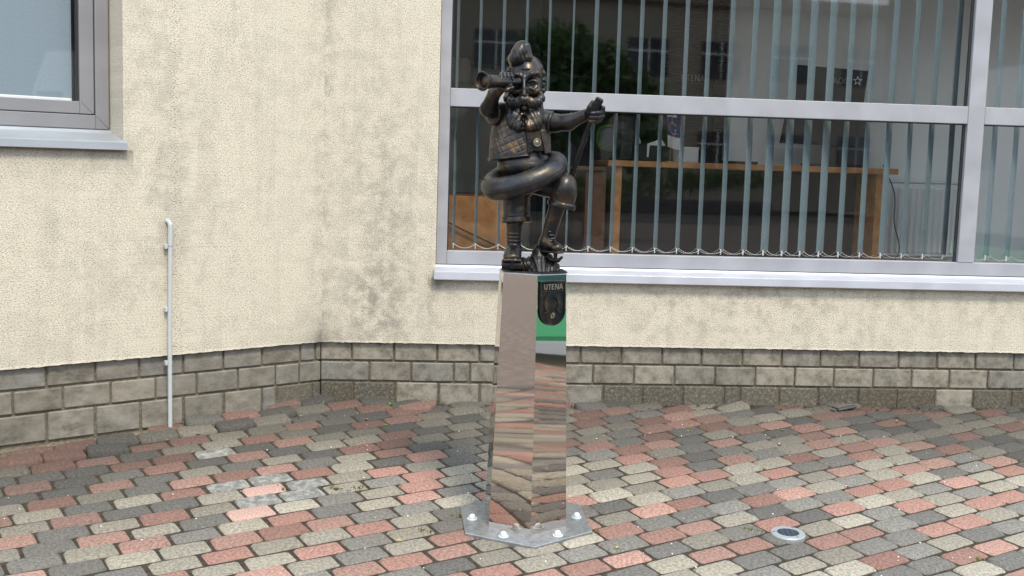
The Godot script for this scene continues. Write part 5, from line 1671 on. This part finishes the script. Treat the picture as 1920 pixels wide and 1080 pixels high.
# ------------------------------------------------------------------ what stands behind the photographer and shows in glass and steel
func make_surroundings() -> void:
	# delivery van to the right
	var vn := thing("delivery_van", "white delivery van with green lower side, mirrored in the left window", "van", Vector3(8.6, ground_y(8.6, -1.6), -1.6), Basis())
	var white := mat(lin(0.72, 0.74, 0.76), 0.35)
	var green := mat(lin(0.15, 0.72, 0.34), 0.35)
	var teal := mat(lin(0.03, 0.14, 0.16), 0.2)
	var bm := Mb.new()
	bm.prism(PackedVector2Array([Vector2(-3.0, 0.95), Vector2(2.6, 0.95), Vector2(2.75, 1.35), Vector2(2.6, 2.65), Vector2(2.35, 3.2), Vector2(-3.0, 3.2)]), -0.95, 1.0, Transform3D(Basis(Vector3(0, 0, 1), Vector3.UP, Vector3(-1, 0, 0)), Vector3.ZERO), 0.06)
	part("body", bm.mesh(), white, vn)
	part("lower_side", boxm(Vector3(2.0, 0.66, 5.9), 0.05), green, vn, Transform3D(Basis(), Vector3(0, 0.50, -0.03)))
	part("trim_strip", boxm(Vector3(2.02, 0.045, 5.8), 0.01), white, vn, Transform3D(Basis(), Vector3(0, 0.535, -0.03)))
	part("waist_strip", boxm(Vector3(1.97, 0.16, 5.8), 0.02), teal, vn, Transform3D(Basis(), Vector3(0, 0.91, -0.03)))
	part("door_sill", boxm(Vector3(1.98, 0.20, 5.6), 0.01), white, vn, Transform3D(Basis(), Vector3(0, 0.07, -0.03)))
	part("side_window", boxm(Vector3(0.02, 0.75, 0.42), 0.01), teal, vn, Transform3D(Basis(), Vector3(-1.0, 2.2, 2.28)))
	for z in [-1.8, 1.9]:
		for x in [-0.9, 0.9]:
			var wm := Mb.new()
			wm.lathe([Vector2(0, -0.1), Vector2(0.33, -0.1), Vector2(0.36, -0.06), Vector2(0.36, 0.1), Vector2(0.22, 0.11), Vector2(0, 0.09)], Transform3D(Basis(Vector3.BACK, PI / 2 * signf(-x) * -1.0), Vector3(x, 0.36, z)), 24)
			part("wheel", wm.mesh(), M.soot, vn)
	var arc := Mb.new()
	for k in 14:
		var a := -2.2 + 4.4 * k / 14.0
		arc.box(Vector3(0, 2.72 + sin(a) * 0.22, 1.72 + cos(a) * 0.22), Vector3(0.02, 0.08, 0.10), 0.0, Basis(Vector3.RIGHT, -a))
	arc.box(Vector3(0, 2.72, 1.72), Vector3(0.02, 0.09, 0.09))
	part("round_mark", arc.mesh(), M.frame, vn, Transform3D(Basis(), Vector3(-0.98, 0, 0)))
	# long low building opposite
	var ob := thing("opposite_building", "long beige building with flat roof mirrored in the big window", "building", Vector3(14.0, -0.05, 31.0), Basis(Vector3.UP, PI - 0.04))
	var tan_m := mat(lin(0.40, 0.36, 0.29), 0.9)
	part("wall", boxm(Vector3(19.0, 8.1, 8.0)), tan_m, ob, Transform3D(Basis(), Vector3(0.5, 4.05, -4.0)))
	part("roof", boxm(Vector3(19.6, 0.5, 8.6), 0.05), mat(lin(0.24, 0.20, 0.16), 0.8), ob, Transform3D(Basis(), Vector3(0.5, 8.35, -4.0)))
	for k in 6:
		for r in 2:
			var o := part("window", boxm(Vector3(1.7, 1.5, 0.1), 0.02), mat(lin(0.05, 0.06, 0.07), 0.15), ob, Transform3D(Basis(), Vector3(-7.2 + k * 3.1, 2.4 + r * 3.6, 0.0)))
			part("frame", boxm(Vector3(0.07, 1.5, 0.05)), M.white, o, Transform3D(Basis(), Vector3(0, 0, 0.06)))
			part("frame", boxm(Vector3(1.7, 0.07, 0.05)), M.white, o, Transform3D(Basis(), Vector3(0, 0.25, 0.062)))
	var lowb := thing("slate_building", "slate grey building beyond the square, mirrored in the big window", "building", Vector3(-14.0, -0.1, 34.0), Basis(Vector3.UP, PI))
	part("wall", boxm(Vector3(26.0, 7.0, 9.0)), mat(lin(0.15, 0.175, 0.205), 0.9), lowb, Transform3D(Basis(), Vector3(0, 3.5, -4.5)))
	part("roof", boxm(Vector3(26.6, 0.4, 9.6), 0.05), M.tar, lowb, Transform3D(Basis(), Vector3(0, 7.2, -4.5)))
	for k in 7:
		for r in 2:
			part("window", boxm(Vector3(1.8, 1.5, 0.1), 0.02), mat(lin(0.05, 0.06, 0.07), 0.15), lowb, Transform3D(Basis(), Vector3(-10.5 + k * 3.5, 2.0 + r * 3.0, 0.0)))
	var gbm := mat(lin(0.16, 0.15, 0.14), 0.9)
	var gb := thing("grey_building", "grey flat roofed building beyond the van, mirrored in the left window", "building", Vector3(22.0, -0.1, 10.5), Basis(Vector3.UP, -PI / 2 - 0.55))
	part("wall", boxm(Vector3(22.0, 8.0, 8.0)), gbm, gb, Transform3D(Basis(), Vector3(0, 4.0, -4.0)))
	part("roof", boxm(Vector3(22.6, 0.4, 8.6), 0.05), M.tar, gb, Transform3D(Basis(), Vector3(0, 8.2, -4.0)))
	for k in 6:
		for r in 2: part("window", boxm(Vector3(1.8, 1.5, 0.1), 0.02), mat(lin(0.05, 0.06, 0.07), 0.15), gb, Transform3D(Basis(), Vector3(-8.5 + k * 3.4, 2.2 + r * 3.4, 0.0)))
	# trees
	var spots := [[6.0, 15.5, 5.6, "leafy tree on the square mirrored in the big window's left half", 3], [27.5, 33.0, 7.5, "round tree past the right end of the beige building", 4], [31.0, 27.0, 8.0, "tall tree far right beyond the beige building", 5], [-9.0, 22.0, 9.0, "spreading tree in front of the slate grey building", 6]]
	for e in spots: tree(e[0], e[1], e[2], e[3], e[4])
	var hd := thing("hedge", "low clipped hedge across the square mirrored in the big window", "hedge", Vector3(9.0, 0, 24.0))
	part("foliage", leaf_cloud(61, 1800, Vector3(6.0, 0.75, 0.7), Vector3(0, 0.75, 0), 0.16), foliage(0.9), hd)
	part("stems", boxm(Vector3(11.0, 0.5, 0.5), 0.1), M.soot, hd, Transform3D(Basis(), Vector3(0, 0.25, 0)))

func foliage(k: float) -> StandardMaterial3D:
	var m := mat(lin(0.055 * k, 0.105 * k, 0.03 * k), 0.7)
	m.backlight_enabled = true; m.backlight = Color(0.25, 0.35, 0.1)
	return m

func leaf_cloud(sd: int, count: int, r: Vector3, c: Vector3, size: float) -> ArrayMesh:
	var rg := RandomNumberGenerator.new()
	rg.seed = sd
	var b := Mb.new()
	var lumps := []
	for k in 14: lumps.append(c + Vector3(rg.randf_range(-0.75, 0.75), rg.randf_range(-0.7, 0.8), rg.randf_range(-0.75, 0.75)) * r)
	for k in count:
		var o: Vector3 = lumps[rg.randi() % 14]
		var d := Vector3(rg.randfn(), rg.randfn(), rg.randfn()).normalized() * pow(rg.randf(), 0.4)
		var p := o + d * r * 0.42
		var n := (d + Vector3(rg.randfn(), rg.randfn(), rg.randfn()) * 0.5).normalized()
		var t := n.cross(Vector3(rg.randfn(), rg.randfn(), rg.randfn())).normalized() * size * rg.randf_range(0.6, 1.2)
		var u := n.cross(t) * 0.5
		b.quad(p - t, p + u, p + t, p - u, n)
	return b.mesh()

func tree(x: float, z: float, h: float, label: String, sd: int) -> void:
	var t := thing("tree", label, "tree", Vector3(x, ground_y(x, z) - 0.05, z))
	var b := Mb.new()
	b.tube([Vector3.ZERO, Vector3(0.05, h * 0.25, 0.0), Vector3(-0.05, h * 0.5, 0.08), Vector3(0.1, h * 0.8, 0.0)], [0.26, 0.2, 0.14, 0.05], 10)
	for k in 7:
		var a := k * 2.4
		var y0 := h * (0.3 + 0.06 * k)
		b.tube([Vector3(0, y0, 0), Vector3(cos(a) * h * 0.13, y0 + h * 0.09, sin(a) * h * 0.13), Vector3(cos(a) * h * 0.24, y0 + h * 0.2, sin(a) * h * 0.24)], [0.09, 0.06, 0.02], 7)
	part("trunk", b.mesh(), mat(lin(0.09, 0.07, 0.05), 0.9), t)
	part("crown", leaf_cloud(sd, 5200, Vector3(h * 0.33, h * 0.34, h * 0.33), Vector3(0, h * 0.64, 0), 0.15), foliage(1.0), t)
